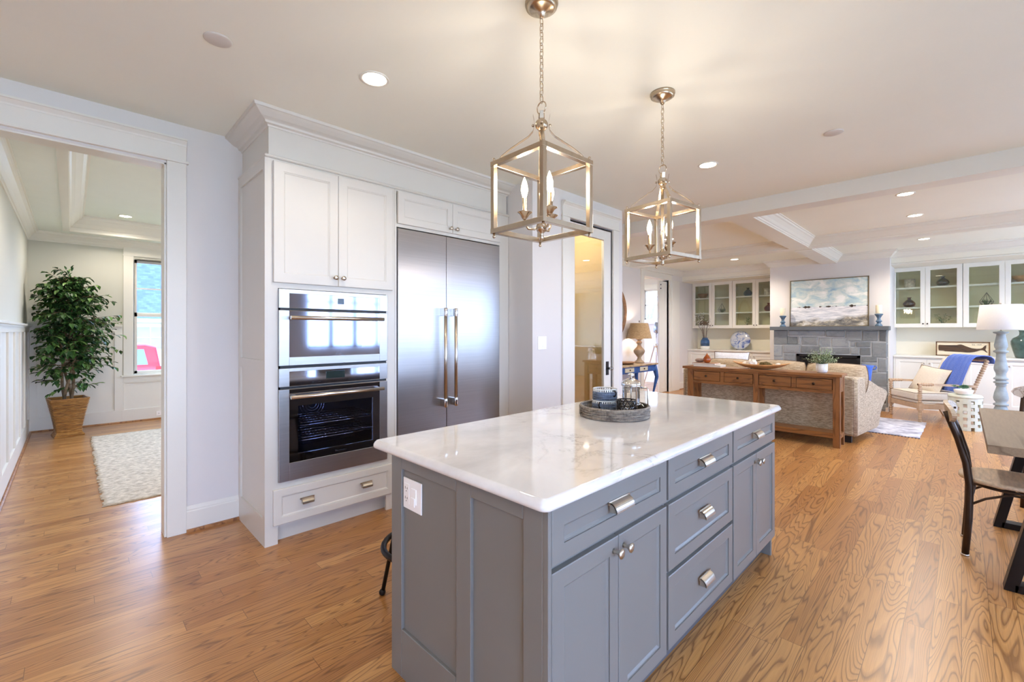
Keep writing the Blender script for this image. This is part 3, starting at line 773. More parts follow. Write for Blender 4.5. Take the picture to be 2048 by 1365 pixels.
# ================================================================== KITCHEN CABINET WALL
def knob_mb(c, ax='X', sgn=1, s=1.0):
    m = MB(); m.lathe([(.009*s, 0), (.0065*s, .006*s), (.006*s, .014*s), (.012*s, .024*s), (.0155*s, .028*s), (.0155*s, .031*s), (.004*s, .034*s)], (0, 0, 0), 16, ax)
    if sgn < 0: m.xf(Matrix.Scale(-1, 4, (1, 0, 0) if ax == 'X' else (0, 1, 0)))
    return m.xf(Matrix.Translation(c))
def bar_pull(c, L=.10):
    """half-round bin pull on a face looking along +X; c is the face point"""
    m = MB(); n = 9
    prof = [(.028*sin(pi*.5*i/(n-1)), .016-.030*(1-cos(pi*.5*i/(n-1)))) for i in range(n)]
    inn = [(max(0, x-.003), z-.003) for x, z in prof]
    poly = [(x, z) for x, z in prof]+[(x, z) for x, z in reversed(inn)]
    m.prism([( -L/2, 0)]+[], 0, 0) if False else None
    vs = []; k = len(poly)
    for yy in (-L/2, L/2):
        for x, z in poly: vs.append((c[0]+x, c[1]+yy, c[2]+z))
    m.add(vs, [tuple(range(k)), tuple(reversed(range(k, 2*k)))]+[(i, k+i, k+(i+1) % k, (i+1) % k) for i in range(k)])
    for yy in (-L/2, L/2-.004):   # end cheeks
        ch = [(0, .016)]+prof[1:]+[(0, -.014)]
        vs = [(c[0]+x, c[1]+yy+q, c[2]+z) for q in (0, .004) for x, z in ch]; k = len(ch)
        m.add(vs, [tuple(range(k)), tuple(reversed(range(k, 2*k)))]+[(i, k+i, k+(i+1) % k, (i+1) % k) for i in range(k)])
    m.box(c[0], c[0]+.003, c[1]-L/2-.008, c[1]+L/2+.008, c[2]+.010, c[2]+.020)
    return m

CX = -3.066
oc = thing('oven_cabinet', 'tall white cabinet holding the two wall ovens beside the refrigerator', 'cabinet', (-3.38, 1.31, 0))
m = MB()
m.box(XW+.002, CX, .872, .900, 0, 2.455)
m.box(CX-.02, CX, .900, .9365, 0, 2.455); m.box(CX-.02, CX, 1.6945, 1.765, 0, 2.455)
for za, zb in ((1.633, 1.68), (.345, .388), (.11, .13), (2.43, 2.455)): m.box(CX-.02, CX, .9365, 1.6945, za, zb)
m.box(XW+.002, CX-.02, 1.745, 1.765, 0, 2.455); m.box(XW+.002, XW+.02, .9, 1.745, 0, 2.44); m.box(XW+.02, CX-.02, .9, 1.745, 2.42, 2.44)
m.box(XW+.02, CX-.02, .9, 1.745, 1.64, 1.66); m.box(XW+.02, CX-.02, .9, 1.745, .355, .375)
obj('cabinet_body', m, CABW, oc, world=True)
# framed side panels facing the dining opening
m = MB()
for z0, z1 in ((.175, 1.10), (1.135, 2.40)): pass
m.box(XW+.055, CX-.045, .860, .872, 0, .172); m.box(XW+.055, CX-.045, .860, .872, 1.105, 1.17); m.box(XW+.055, CX-.045, .860, .872, 2.385, 2.452)
m.box(XW+.002, XW+.055, .860, .872, 0, 2.452); m.box(CX-.045, CX, .860, .872, 0, 2.452)
obj('side_panel', m, CABW, oc, world=True)
def kdoor(parent, y0, y1, z0, z1, knob=None, mat=CABW, face=CX+.02, fw=.058, name='door', pulls=()):
    m = MB(); m.front(y0, y1, z0, z1, face, .02, fw)
    d = obj(name, m, mat, parent, world=True)
    if knob: sub('knob', knob_mb((face, knob[0], knob[1])), NICKEL, d)
    for py, pz, L in pulls: sub('cup_pull', bar_pull((face, py, pz), L), NICKEL, d, bev=0)
    return d
kdoor(oc, .906, 1.3185, 1.668, 2.437, (1.293, 1.725)); kdoor(oc, 1.3215, 1.742, 1.668, 2.437, (1.347, 1.725))
kdoor(oc, .905, 1.745, .125, .350, name='drawer', pulls=((1.11, .243, .075), (1.525, .243, .075)), fw=.045)
m = MB(); m.box(CX-.075, CX-.06, .9, 1.745, 0, .125); obj('toe_kick', m, CABW, oc, world=True)

fc = thing('refrigerator_cabinet', 'white cabinet surround with two small doors above the steel refrigerator', 'cabinet', (-3.38, 2.37, 0))
m = MB()
m.box(XW+.002, CX, 2.868, 2.986, 0, 2.455); m.box(CX-.02, CX, 1.767, 1.783, 0, 2.455); m.box(XW+.002, CX-.02, 1.767, 1.783, 0, 2.455)
m.box(CX-.02, CX, 1.783, 2.868, 2.165, 2.2); m.box(CX-.02, CX, 1.783, 2.868, 2.44, 2.455); m.box(XW+.002, CX-.02, 1.783, 2.868, 2.165, 2.18); m.box(XW+.002, CX-.02, 1.783, 2.868, 2.43, 2.45)
m.box(XW+.002, XW+.02, 1.783, 2.868, 0, 2.43)
obj('cabinet_body', m, CABW, fc, world=True)
kdoor(fc, 1.787, 2.3055, 2.19, 2.437, (2.278, 2.225), fw=.05); kdoor(fc, 2.3085, 2.864, 2.19, 2.437, (2.34, 2.225), fw=.05)
# frieze, small bead, crown
m = MB(); m.box(XW, CX-.014, .886, 2.974, 2.47, CZ)
struct('trim_20', m, CABW)
m = MB(); m.mould([(XW, .872), (CX, .872), (CX, 2.986)][::1], [(0, 2.452), (.010, 2.452), (.016, 2.458), (.016, 2.466), (.006, 2.474), (0, 2.474)]); struct('trim_21', m, CABW)
KCR = [(0, 2.652), (.006, 2.652), (.010, 2.662), (.026, 2.668), (.030, 2.680), (.036, 2.684), (.058, 2.692), (.085, 2.712), (.098, 2.724), (.106, 2.726), (.110, 2.743), (0, 2.743)]
m = MB(); m.mould([(XW, .886), (CX-.014, .886), (CX-.014, 2.974), (XW, 2.974)], KCR); struct('trim_22', m, CABW)

# ------------------------------------------------------------------ refrigerator
FXF = -3.056
fr = thing('refrigerator', 'tall built-in steel refrigerator with two long bar handles', 'refrigerator', (-3.35, 2.325, 0))
m = MB(); m.box(-3.66, FXF-.03, 1.79, 2.862, .02, 2.155); obj('refrigerator_body', m, BLACK, fr, world=True)
def fhandle(y, z0, z1):
    m = MB(); m.cyl((FXF+.062, y, z0), .0135, z1-z0, 20)
    return m
def fend(y, z):
    m = MB(); m.cyl((FXF+.062, y, z-.035), .016, .07, 20); m.box(FXF, FXF+.062, y-.014, y+.014, z-.03, z+.03)
    return m
for y0, y1, hy in ((1.790, 2.2475, 2.195), (2.2505, 2.861, 2.302)):
    m = MB(); m.box(FXF-.04, FXF, y0, y1, .10, 2.155); d = obj('door', m, STEEL, fr, world=True, bev=.004)
    sub('handle', fhandle(hy, .75, 1.53), NICKEL, d); sub('handle_mount', fend(hy, .765), CHROME, d, bev=.002); sub('handle_mount', fend(hy, 1.515), CHROME, d, bev=.002)
m = MB(); m.box(FXF-.05, FXF-.03, 1.79, 2.86, .02, .095); obj('toe_grille', m, STEEL, fr, world=True)

# ------------------------------------------------------------------ ovens
OX = -3.046
def frame_y(mb, x0, x1, y0, y1, z0, z1, w, wt=None, wb=None):
    wt = wt or w; wb = wb or w
    mb.box(x0, x1, y0, y0+w, z0, z1); mb.box(x0, x1, y1-w, y1, z0, z1); mb.box(x0, x1, y0+w, y1-w, z0, z0+wb); mb.box(x0, x1, y0+w, y1-w, z1-wt, z1)
Y0, Y1 = .937, 1.694
so = thing('speed_oven', 'upper steel built-in oven with mirrored glass door and bar handle', 'oven', (-3.3, 1.31, 0))
m = MB(); m.box(-3.55, CX-.021, .95, 1.68, 1.13, 1.625); obj('oven_body', m, BLACK, so, world=True)
m = MB(); frame_y(m, CX, OX, Y0, Y1, 1.507, 1.628, .062, .026, .002)
cp = obj('control_panel', m, STEEL, so, world=True, bev=.004)
m = MB(); m.box(CX, OX-.002, Y0+.062, Y1-.062, 1.509, 1.602); sub('panel_glass', m, SGREY, cp)
m = MB(); m.box(OX-.002, OX-.0012, 1.315, 1.36, 1.545, 1.585); sub('display', m, LCDM, cp)
m = MB(); frame_y(m, CX, OX, Y0, Y1, 1.135, 1.492, .062, .004, .055)
dr = obj('door', m, STEEL, so, world=True, bev=.004)
m = MB(); m.box(CX, OX-.002, Y0+.062, Y1-.062, 1.19, 1.488); sub('door_glass', m, SGREY, dr)
m = MB(); m.box(OX-.002, OX-.0012, 1.12, 1.49, 1.245, 1.43); sub('dark_window', m, simple('tinted_window', S(142, 148, 168), .05, 1.0), dr)
def ohandle(z):
    m = MB(); m.cyl((OX+.048, Y0+.055, z), .0125, Y1-Y0-.11, 18, 'Y')
    m.box(OX, OX+.045, Y0+.075, Y0+.095, z-.01, z+.01); m.box(OX, OX+.045, Y1-.095, Y1-.075, z-.01, z+.01); return m
sub('handle', ohandle(1.445), NICKEL, dr)
m = MB(); m.box(CX-.01, OX-.012, Y0+.01, Y1-.01, 1.493, 1.506); obj('vent_slot', m, BLACK, so, world=True)
wo_ = thing('wall_oven', 'lower large steel wall oven with racks behind its window', 'oven', (-3.3, 1.31, 0))
m = MB(); frame_y(m, CX, OX, Y0, Y1, 1.0, 1.118, .062, .022, .002)
cp = obj('control_panel', m, STEEL, wo_, world=True, bev=.004)
m = MB(); m.box(CX, OX-.002, Y0+.062, Y1-.062, 1.002, 1.096); sub('panel_glass', m, SGREY, cp)
m = MB(); m.box(OX-.002, OX-.001, 1.235, 1.365, 1.035, 1.085); sub('display', m, LCDM, cp)
m = MB()
for k in range(9): m.box(OX-.002, OX-.0012, 1.14+k*.042, 1.155+k*.042, 1.017, 1.019)
sub('printed_lettering', m, BLACK, cp)
m = MB(); frame_y(m, CX, OX, Y0, Y1, .392, .984, .062, .004, .115)
dr = obj('door', m, STEEL, wo_, world=True, bev=.004)
m = MB(); frame_y(m, CX+.004, OX-.002, Y0+.062, Y1-.062, .506, .981, .054, .110, .052); sub('door_glass', m, SGREY, dr)
m = MB(); m.box(OX-.012, OX-.008, 1.054, 1.580, .557, .872); sub('window', m, OVENGL, dr)
sub('handle', ohandle(.935), NICKEL, dr)
wall_oven_door = dr
m = MB(); m.box(CX-.01, OX-.014, Y0+.01, Y1-.01, .985, .999); m.box(CX-.01, OX-.014, Y0+.01, Y1-.01, 1.119, 1.134); obj('vent_slot', m, BLACK, wo_, world=True)
m = MB(); a, b_ = -3.50, CX-.022   # cavity
m.box(a-.01, a, .99, 1.64, .50, .93); m.box(a, b_, .98, .99, .50, .93); m.box(a, b_, 1.64, 1.65, .50, .93); m.box(a, b_, .98, 1.65, .49, .50); m.box(a, b_, .98, 1.65, .93, .94)
obj('oven_cavity', m, OVENIN, wo_, world=True)
for z in (.74, .64):
    m = MB()
    for k in range(5): xx = a+.04+k*.085; m.tube([(xx, .995, z), (xx, 1.635, z)], .003, 6)
    for k in range(27): yy = 1.0+k*.0242; m.tube([(a+.02, yy, z+.004), (b_-.01, yy, z+.004)], .0022, 5)
    m.tube([(b_-.01, .995, z-.012), (b_-.01, 1.635, z-.012)], .004, 6)
    obj('rack', m, CHROME, wo_, world=True)
m = MB()
for r in (.03, .05, .07, .09): m.ring((a+.004, 1.31, .80), r, .003, 24, 6, 'X')
obj('convection_guard', m, CHROME, wo_, world=True)

# ================================================================== ISLAND
IX = -.79
isl = thing('kitchen_island', 'grey painted kitchen island with drawers under a white marble top', 'island', (-1.2, 1.95, 0))
m = MB(); m.box(-1.40, IX-.02, .95, 3.0, .115, .878)
m.box(-1.615, -1.40, .935, .955, 0, .878)
obj('cabinet_body', m, GREY, isl, world=True)
m = MB()   # near end, three stiles
a0 = -1.621; ez = .92
m.box(a0, -.81, ez+.012, ez+.02, 0, .878)
for xa, xb in ((a0, -1.545), (-1.198, -1.12), (-.885, -.81)): m.box(xa, xb, ez, ez+.02, 0, .878)
for xa, xb in ((-1.545, -1.198), (-1.12, -.885)): m.box(xa, xb, ez, ez+.02, .818, .878); m.box(xa, xb, ez, ez+.02, 0, .19)
obj('end_panel', m, GREY, isl, world=True, bev=.003)
m = MB(); m.box(-.81, IX+.001, ez, .935, .0, .878); m.box(-.826, -.806, ez+.001, .932, 0, .878)
obj('corner_post', m, GREY, isl, world=True, bev=.003)
m = MB(); m.box(-1.615, -.81, 3.0, 3.02, 0, .878)
obj('far_end_panel', m, GREY, isl, world=True, bev=.003)
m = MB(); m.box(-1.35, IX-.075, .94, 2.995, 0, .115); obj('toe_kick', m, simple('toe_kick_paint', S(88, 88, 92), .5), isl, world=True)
KW = dict(mat=GREY, face=IX, fw=.052)
def idrawer(y0, y1, z0, z1, L): kdoor(isl, y0, y1, z0, z1, name='drawer', pulls=(((y0+y1)/2, (z0+z1)/2+.008, L),), **KW)
idrawer(.938, 1.613, .708, .866, .11); idrawer(1.630, 2.305, .708, .866, .11); idrawer(2.322, 3.008, .708, .866, .11)
idrawer(1.630, 2.305, .432, .690, .10); idrawer(1.630, 2.305, .130, .414, .10)
for q0, q1, kk in ((.938, 1.274, 1.246), (1.277, 1.613, 1.305), (2.322, 2.6635, 2.636), (2.6665, 3.008, 2.694)):
    kdoor(isl, q0, q1, .125, .690, knob=(kk, .648), **KW)

m = MB()   # counter with eased rounded edges
def slab(x0, x1, y0, y1, z0, z1, r=.03, n=6):
    pts = []
    for cx_, cy_, a_ in ((x1-r, y1-r, 0), (x0+r, y1-r, 90), (x0+r, y0+r, 180), (x1-r, y0+r, 270)):
        for i in range(n+1): t = radians(a_+90*i/n); pts.append((cx_, cy_, cos(t), sin(t)))
    prof = [(-.030, z0), (-.010, z0), (-.003, z0+.004), (0, z0+.012), (-.002, z0+.020), (-.007, z0+.027), (-.014, z1-.001), (-.02, z1)]
    k = len(pts); vs = []
    for o, z in prof:
        for px_, py_, c_, s_ in pts: vs.append((px_+(r+o)*c_, py_+(r+o)*s_, z))
    fs = [(i*k+j, i*k+(j+1) % k, (i+1)*k+(j+1) % k, (i+1)*k+j) for i in range(len(prof)-1) for j in range(k)]
    mb = MB(); mb.add(vs, fs, True); b0 = 0
    mb.f.append(tuple(reversed(range(k)))); mb.sm.append(False); mb.f.append(tuple((len(prof)-1)*k+j for j in range(k))); mb.sm.append(False)
    return mb
ct = obj('countertop', slab(-1.705, -.757, .872, 3.04, .880, .914), MARBLE); tag(ct, 'white marble countertop with soft grey veins on the grey island', 'countertop')
# outlet and dimmer on the end panel
ol = thing('outlet_plate', 'white outlet and dimmer plate on the end panel of the island', 'outlet', (-1.4815, .932, .73))
m = MB(); m.box(-1.541, -1.416, .926, .9315, .67, .788); obj('plate', m, OUTLETP, ol, world=True, bev=.002)
m = MB(); m.box(-1.534, -1.497, .924, .926, .69, .768); r_ = obj('receptacle', m, OUTLETP, ol, world=True, bev=.0008)
m = MB()
for z in (.748, .71):
    m.box(-1.524, -1.521, .9235, .924, z-.002, z+.008); m.box(-1.511, -1.508, .9235, .924, z-.002, z+.006); m.cyl((-1.5155, .924, z-.009), .0025, -.0005, 8, 'Y')
obj('socket_slots', m, SLOT, ol, world=True)
m = MB(); m.box(-1.480, -1.447, .922, .926, .70, .758); obj('dimmer', m, OUTLETP, ol, world=True, bev=.0015)
m = MB(); m.box(-1.476, -1.452, .918, .922, .692, .725); obj('dimmer_paddle', m, OUTLETP, ol, world=True, bev=.0015)

# stool tucked at the seating side
bs = thing('bar_stool', 'black metal stool mostly hidden behind the island, one leg and ring showing', 'stool', (-1.975, 1.33, 0))
for k in range(4):
    a = radians(45+90*k+12); m = MB()
    m.tube([(.11*cos(a), .11*sin(a), .62), (.17*cos(a), .17*sin(a), .30), (.225*cos(a), .225*sin(a), .02)], .0105, 10); l_ = obj('leg', m, BLACKM, bs)
    m = MB(); m.ball((.228*cos(a), .228*sin(a), .014), .017, 12, 8); obj('foot', m, BLACKM, l_)
m = MB(); m.ring((0, 0, .25), .222, .015, 36, 10); obj('foot_ring', m, BLACKM, bs)
m = MB(); m.lathe([(.12, 0), (.15, .006), (.155, .02), (.145, .035), (.05, .028)], (0, 0, .61), 28); obj('seat', m, BLACKM, bs)

# ================================================================== ON THE COUNTER
def woven(R, z0, z1, rows, n, amp, name, mat, parent, th=.006, rz=1.0):
    nn = n*4; nr = rows*5
    def rad(i, j):
        row = j//5; ph = sin(pi*(j % 5)/5) if True else 0
        return R+amp*sin(2*pi*i/4)*(1 if row % 2 else -1)*.6+amp*.7*ph
    mb = MB(); vs = []
    for j in range(nr+1):
        for i in range(nn): a = 2*pi*i/nn; r = rad(i, j); vs.append((r*cos(a), r*sin(a), z0+(z1-z0)*j/nr))
    for j in (nr, 0):
        for i in range(nn): a = 2*pi*i/nn; vs.append(((R-th)*cos(a), (R-th)*sin(a), z0+(z1-z0)*j/nr))
    fs = [(j*nn+i, j*nn+(i+1) % nn, (j+1)*nn+(i+1) % nn, (j+1)*nn+i) for j in range(nr+2) for i in range(nn)]
    mb.add(vs, fs, True); return obj(name, mb, mat, parent)
tr = thing('wicker_tray', 'round grey wicker tray on the marble countertop', 'tray', (-1.285, 2.03, .9165))
TR = .174
woven(TR, .004, .048, 4, 24, .0065, 'woven_wall', WICK, tr)
for z, r in ((.006, .007), (.050, .0075)):
    m = MB(); m.ring((0, 0, z), TR, r, 64, 8); obj('rim' if z > .03 else 'base_ring', m, WICK, tr)
m = MB(); m.cyl((0, 0, .002), TR-.004, .004, 48); obj('tray_floor', m, WICK, tr)
m = MB()
for a_ in (218, 229): t = radians(a_); m.beam((TR*cos(t)*1.02, TR*sin(t)*1.02, .004), (TR*cos(t)*1.02, TR*sin(t)*1.02, .052), .008, .008)
t0, t1 = radians(218), radians(232); m.grid(lambda u, v: ((TR+.009)*cos(t0+(t1-t0)*u), (TR+.009)*sin(t0+(t1-t0)*u), .008+.040*v), 8, 2); obj('handle_grip', m, BASK, tr, label='brown woven grip panel') if False else obj('handle_grip', m, WICK, tr)
def wcup(z):
    rt = thing('woven_cup', 'lower blue grey woven cup in the wicker tray', 'cup', (-1.368, 2.06, z))
    m = MB(); m.lathe([(.060, 0), (.067, .004), (.070, .045), (.071, .052), (.064, .052), (.060, .006), (0.0001, .005)], n=36); bd = obj('cup_body', m, CUPB, rt)
    m = MB(); 
    for k in range(30): a = 2*pi*k/30; m.box(-.001, .001, -.0035, .0035, 0, .013); 
    m = MB()
    for k in range(34):
        a = 2*pi*k/34; m.beam((.0685*cos(a), .0685*sin(a), .052), (.0685*cos(a), .0685*sin(a), .063), .006, .003, (cos(a), sin(a), 0))
    m.ring((0, 0, .065), .0685, .003, 40, 6); sub('looped_rim', m, WHITEG, bd, label='pale looped rim')
    m = MB(); m.tube([(.066, 0, .058), (.082, 0, .060), (.09, 0, .045), (.083, 0, .03), (.068, 0, .026)], .004, 8); obj('handle', m, BLACKM, rt)
    for j in range(4): m = MB()
    m = MB()
    for j in range(5): m.ring((0, 0, .006+j*.0095), .0705, .0028, 40, 5)
    obj('braid_bands', m, CUPB, rt)
    return rt
c1 = wcup(.924); c1.scale = (.92, .92, .92)
c1.rotation_euler = (0, 0, radians(-75))
c2 = dup(c1, (-1.366, 2.064, .9855), radians(-12), 'upper blue grey woven cup stacked on the other cup')
lt = thing('lattice_votive', 'small dark wire lattice votive cup beside the glass coffee press', 'candle holder', (-1.205, 2.018, .924))
m = MB(); R = .047; Hh = .082
m.ring((0, 0, .003), R, .003, 24, 6); m.ring((0, 0, Hh), R, .003, 24, 6)
for lev in range(3):
    for k in range(10):
        a = 2*pi*(k+lev*.5)/10; z0 = .003+lev*(Hh-.003)/3; z1 = z0+(Hh-.003)/3
        for s_ in (-1, 1): b2 = a+s_*2*pi/20; m.tube([(R*cos(a), R*sin(a), z0), (R*cos(b2), R*sin(b2), z1)], .0022, 5)
    if lev: m.ring((0, 0, .003+lev*(Hh-.003)/3), R, .0018, 24, 5)
obj('lattice_frame', m, BLACKM, lt)
m = MB(); m.lathe([(.036, .004), (.040, .07), (.038, .07), (.034, .008), (.0001, .008)], n=24); obj('glass_liner', m, CLEARG, lt)
fp = thing('french_press', 'glass coffee press with silver dome lid standing in the wicker tray', 'coffee press', (-1.232, 2.108, .924), radians(20)); fp.scale = (.92, .92, .92)
m = MB(); m.lathe([(.0001, .012), (.047, .012), (.049, .02), (.049, .165), (.047, .165), (.046, .02), (.0001, .015)], n=32); obj('beaker', m, CLEARG, fp)
m = MB(); m.lathe([(.054, .160), (.057, .166), (.053, .176), (.040, .190), (.020, .199), (.006, .202)], n=32); ld = obj('dome_lid', m, CHROME, fp)
m = MB(); m.cyl((0, 0, .02), .003, .20, 10); m.cyl((0, 0, .022), .044, .004, 28); obj('plunger', m, CHROME, fp)
m = MB(); m.lathe([(.005, .2), (.009, .212), (.019, .216), (.019, .226), (.006, .23)], n=20); sub('knob', m, CHROME, ld)
m = MB()
for k in range(4): a = radians(45+90*k); m.beam((.052*cos(a), .052*sin(a), .0), (.052*cos(a), .052*sin(a), .16), .008, .003, (cos(a), sin(a), 0))
m.ring((0, 0, .158), .052, .003, 32, 6); m.ring((0, 0, .055), .052, .003, 32, 6); m.ring((0, 0, .012), .052, .004, 32, 6); obj('frame', m, CHROME, fp)
m = MB(); m.tube([(.052, 0, .15), (.088, 0, .15), (.094, 0, .14), (.094, 0, .05), (.086, 0, .03), (.055, 0, .055)], .0065, 10, flat=.8); obj('handle', m, CHROME, fp)

# ================================================================== PENDANTS
def pendant(loc, rz, label):
    """origin at the ceiling"""
    t = thing('pendant_lantern', label, 'pendant light', loc, rz, 'lantern pendants over the island')
    m = MB(); m.lathe([(.070, 0), (.070, -.008), (.063, -.016), (.066, -.020), (.050, -.030), (.022, -.040), (.016, -.05), (.010, -.062), (.004, -.066)], n=40); obj('canopy', m, LNICK, t)
    ztop = -.066; zend = -.418; n_ = 13; step = (ztop-zend)/n_
    m = MB()
    for k in range(n_):
        zc = ztop-step*(k+.5); pts = []
        for i in range(14):
            a = 2*pi*i/14; u = .0085*cos(a); v = (step*.5+.006)*sin(a)
            pts.append((u, 0, zc+v) if k % 2 else (0, u, zc+v))
        m.tube(pts, .0019, 6, closed=True)
    ch = obj('chain', m, LNICK, t)
    m = MB(); m.ring((0, 0, -.442), .025, .0026, 28, 8, 'Y'); obj('loop', m, LNICK, t)
    m = MB(); m.box(-.009, .009, -.009, .009, -.512, -.465)
    m.ball((0, 0, -.515), .027, 20, 12); m.cyl((0, 0, -.56), .012, .03, 16); obj('hub', m, LNICK, t)
    zt = -.668; zb = -.972; h = .142
    for k, (sx_, sy_) in enumerate(((1, 1), (-1, 1), (-1, -1), (1, -1))):
        m = MB(); P_ = []
        for (d, z) in ((.036, -.470), (.031, -.495), (.030, -.515), (.036, -.540), (.055, -.562), (.090, -.585), (.130, -.612), (.165, -.640), (.188, -.668)):
            P_.append((d*.7071*sx_, d*.7071*sy_, z))
        v_ = []
        tdir = Vector((-sy_, sx_, 0)).normalized()*.008
        for p in P_: v_ += [Vector(p)-tdir, Vector(p)+tdir, Vector(p)+tdir-Vector((0, 0, .0035)), Vector(p)-tdir-Vector((0, 0, .0035))]
        m.add(v_, [(i*4+j, i*4+(j+1) % 4, (i+1)*4+(j+1) % 4, (i+1)*4+j) for i in range(len(P_)-1) for j in range(4)], False)
        m.ball((.036*.7071*sx_, .036*.7071*sy_, -.517), .006, 10, 6)
        obj('curved_arm', m, LNICK, t)
        m = MB(); m.box(sx_*h-.010, sx_*h+.010, sy_*h-.010, sy_*h+.010, zb+.01, zt-.01); obj('corner_post', m, LNICK, t, bev=.001)
        m = MB(); m.lathe([(.006, 0), (.004, .004), (.007, .009), (.005, .015), (.001, .017)], (sx_*h, sy_*h, zt), 12); obj('finial', m, LNICK, t)
        m = MB(); m.lathe([(.001, -.020), (.006, -.017), (.007, -.011), (.004, -.006), (.006, 0)], (sx_*h, sy_*h, zb), 12); obj('finial', m, LNICK, t)
    for z, nm in ((zt, 'top_frame'), (zb, 'bottom_frame')):
        z0, z1 = (z-.020, z) if z == zt else (z, z+.020); m = MB(); q = h+.011
        m.box(-q, q, -q, -q+.022, z0, z1); m.box(-q, q, q-.022, q, z0, z1); m.box(-q, -q+.022, -q+.022, q-.022, z0, z1); m.box(q-.022, q, -q+.022, q-.022, z0, z1)
        obj(nm, m, LNICK, t, bev=.001)
    m = MB(); m.lathe([(.009, -.56), (.009, -.80), (.012, -.805), (.010, -.815), (.011, -.90), (.008, -.91), (.019, -.93), (.024, -.945), (.020, -.962), (.008, -.972), (.010, -.985), (.009, -.998), (.002, -1.004)], n=20); obj('stem', m, LNICK, t)
    for k in range(3):
        a = radians(100+120*k); c_, s_ = cos(a), sin(a); R = .072
        m = MB(); m.tube([(.01*c_, .01*s_, -.94), (.03*c_, .03*s_, -.955), (.055*c_, .055*s_, -.952), (.070*c_, .070*s_, -.932), (R*c_, R*s_, -.905)], .0045, 8)
        ar = obj('candle_arm', m, LNICK, t)
        m = MB(); m.lathe([(.006, -.912), (.012, -.905), (.020, -.892), (.031, -.884), (.033, -.882), (.018, -.887), (.010, -.88), (.012, -.874), (.0095, -.872), (.0095, -.820), (.003, -.82)], (R*c_, R*s_, 0), 20)
        obj('candle_cup', m, LNICK, ar)
        m = MB(); m.lathe([(.007, -.820), (.010, -.808), (.0145, -.790), (.0135, -.772), (.0085, -.752), (.003, -.738), (.0005, -.733)], (R*c_, R*s_, 0), 16)
        obj('bulb', m, BULBE, ar, label='glowing flame shaped bulb')
    return t
for loc, rz, lb in (((-1.246, 1.409, CZ), radians(-1.7), 'square brushed nickel lantern pendant hanging nearer the ovens, large at the top centre'),
                    ((-1.225, 2.446, CZ), radians(-8), 'square brushed nickel lantern pendant hanging farther off, over the tray end of the island')):
    pendant(loc, rz, lb)
    for k in range(3):
        a = radians(100+120*k)+rz
        lamp_point('bulb_light', (loc[0]+.072*cos(a), loc[1]+.072*sin(a), loc[2]-.72), BULB_W, LAMP_WARM, .02)

# ================================================================== RECESSED LIGHTS, SENSORS, PLATES
def can(loc, label, group='recessed ceiling lights', watts=None, r=.078):
    t = thing('recessed_light', label, 'ceiling light', loc, 0, group)
    m = MB(); m.lathe([(r, 0), (r, -.004), (r-.010, -.006), (r-.016, -.002)], n=36, cap=False); obj('trim_ring', m, WHITE, t)
    m = MB(); m.cyl((0, 0, -.0025), r-.014, .002, 32); obj('lens', m, CANE, t)
    lamp_point('recessed_beam', (loc[0], loc[1], loc[2]-.03), watts or CAN_W, LAMP_WARM, .05, spot=155)
can((-2.266, 1.183, CZ), 'recessed ceiling light in front of the oven cabinet crown', watts=15)
can((-1.486, 3.769, CZ), 'recessed kitchen ceiling light past the farther pendant, before the beam')
can((-.398, 5.982, CZ), 'recessed light nearest the beam in the coffered ceiling right bay', watts=48)
can((-.392, 7.176, CZ), 'recessed light in the middle of three above the dining side, before the second beam', watts=48)
can((-.397, 9.104, CZ), 'recessed light in the coffer just before the painting and right cabinets', watts=60)
can((-3.088, 9.11, CZ), 'recessed light in the far left coffer before the left glass cabinets', watts=70)
can((-3.1, 6.4, CZ), 'recessed light seen through the farther pendant in the near left coffer', watts=48)
can((-5.30, .53, TZ), 'recessed dining ceiling light at the top of the wide opening', 'recessed lights of the dining room', watts=34)
can((-7.9, .52, TZ), 'recessed dining ceiling light in the tray above the window wall', 'recessed lights of the dining room', watts=34)
lamp_point('recessed_beam', (-5.3, 2.2, TZ-.03), CAN_W, LAMP_WARM, .05, spot=150)
# more of the kitchen's cans, behind and beside the camera
lamp_point('recessed_beam', (-2.2, -1.2, CZ-.03), CAN_W, (1.0, .78, .55), .05, spot=150)
lamp_point('recessed_beam', (.2, -1.4, CZ-.03), CAN_W*1.5, (1.0, .78, .55), .05, spot=150)
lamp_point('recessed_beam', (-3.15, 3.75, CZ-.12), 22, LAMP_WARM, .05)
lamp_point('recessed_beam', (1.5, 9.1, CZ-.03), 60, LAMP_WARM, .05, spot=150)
def sensor(loc, label):
    m = MB(); m.lathe([(.058, 0), (.058, -.004), (.052, -.007), (.0001, -.007)], loc, 32)
    o = obj('ceiling_sensor', m, GREYPL); tag(o, label, 'ceiling disc', 'flat sprinkler cover discs')
sensor((-2.482, .495, CZ), 'flat white round disc on the ceiling above the dining opening')
sensor((-.627, 3.773, CZ), 'flat white round disc on the kitchen ceiling before the beam')
sensor((-.10, 5.45, CZ), 'thin white disc just past the first beam')
sensor((.08, 8.35, CZ), 'thin white disc past the second beam above the right cabinets')
sw = thing('light_switch', 'white double rocker switch plate on the wall left of the pantry door', 'switch', (PX, 3.12, 1.245))
m = MB(); m.box(PX, PX+.006, 3.062, 3.180, 1.185, 1.308); obj('plate', m, OUTLETP, sw, world=True, bev=.002)
for q in (3.078, 3.126):
    m = MB(); m.box(PX+.006, PX+.010, q, q+.036, 1.21, 1.283); obj('rocker', m, OUTLETP, sw, world=True, bev=.0015)
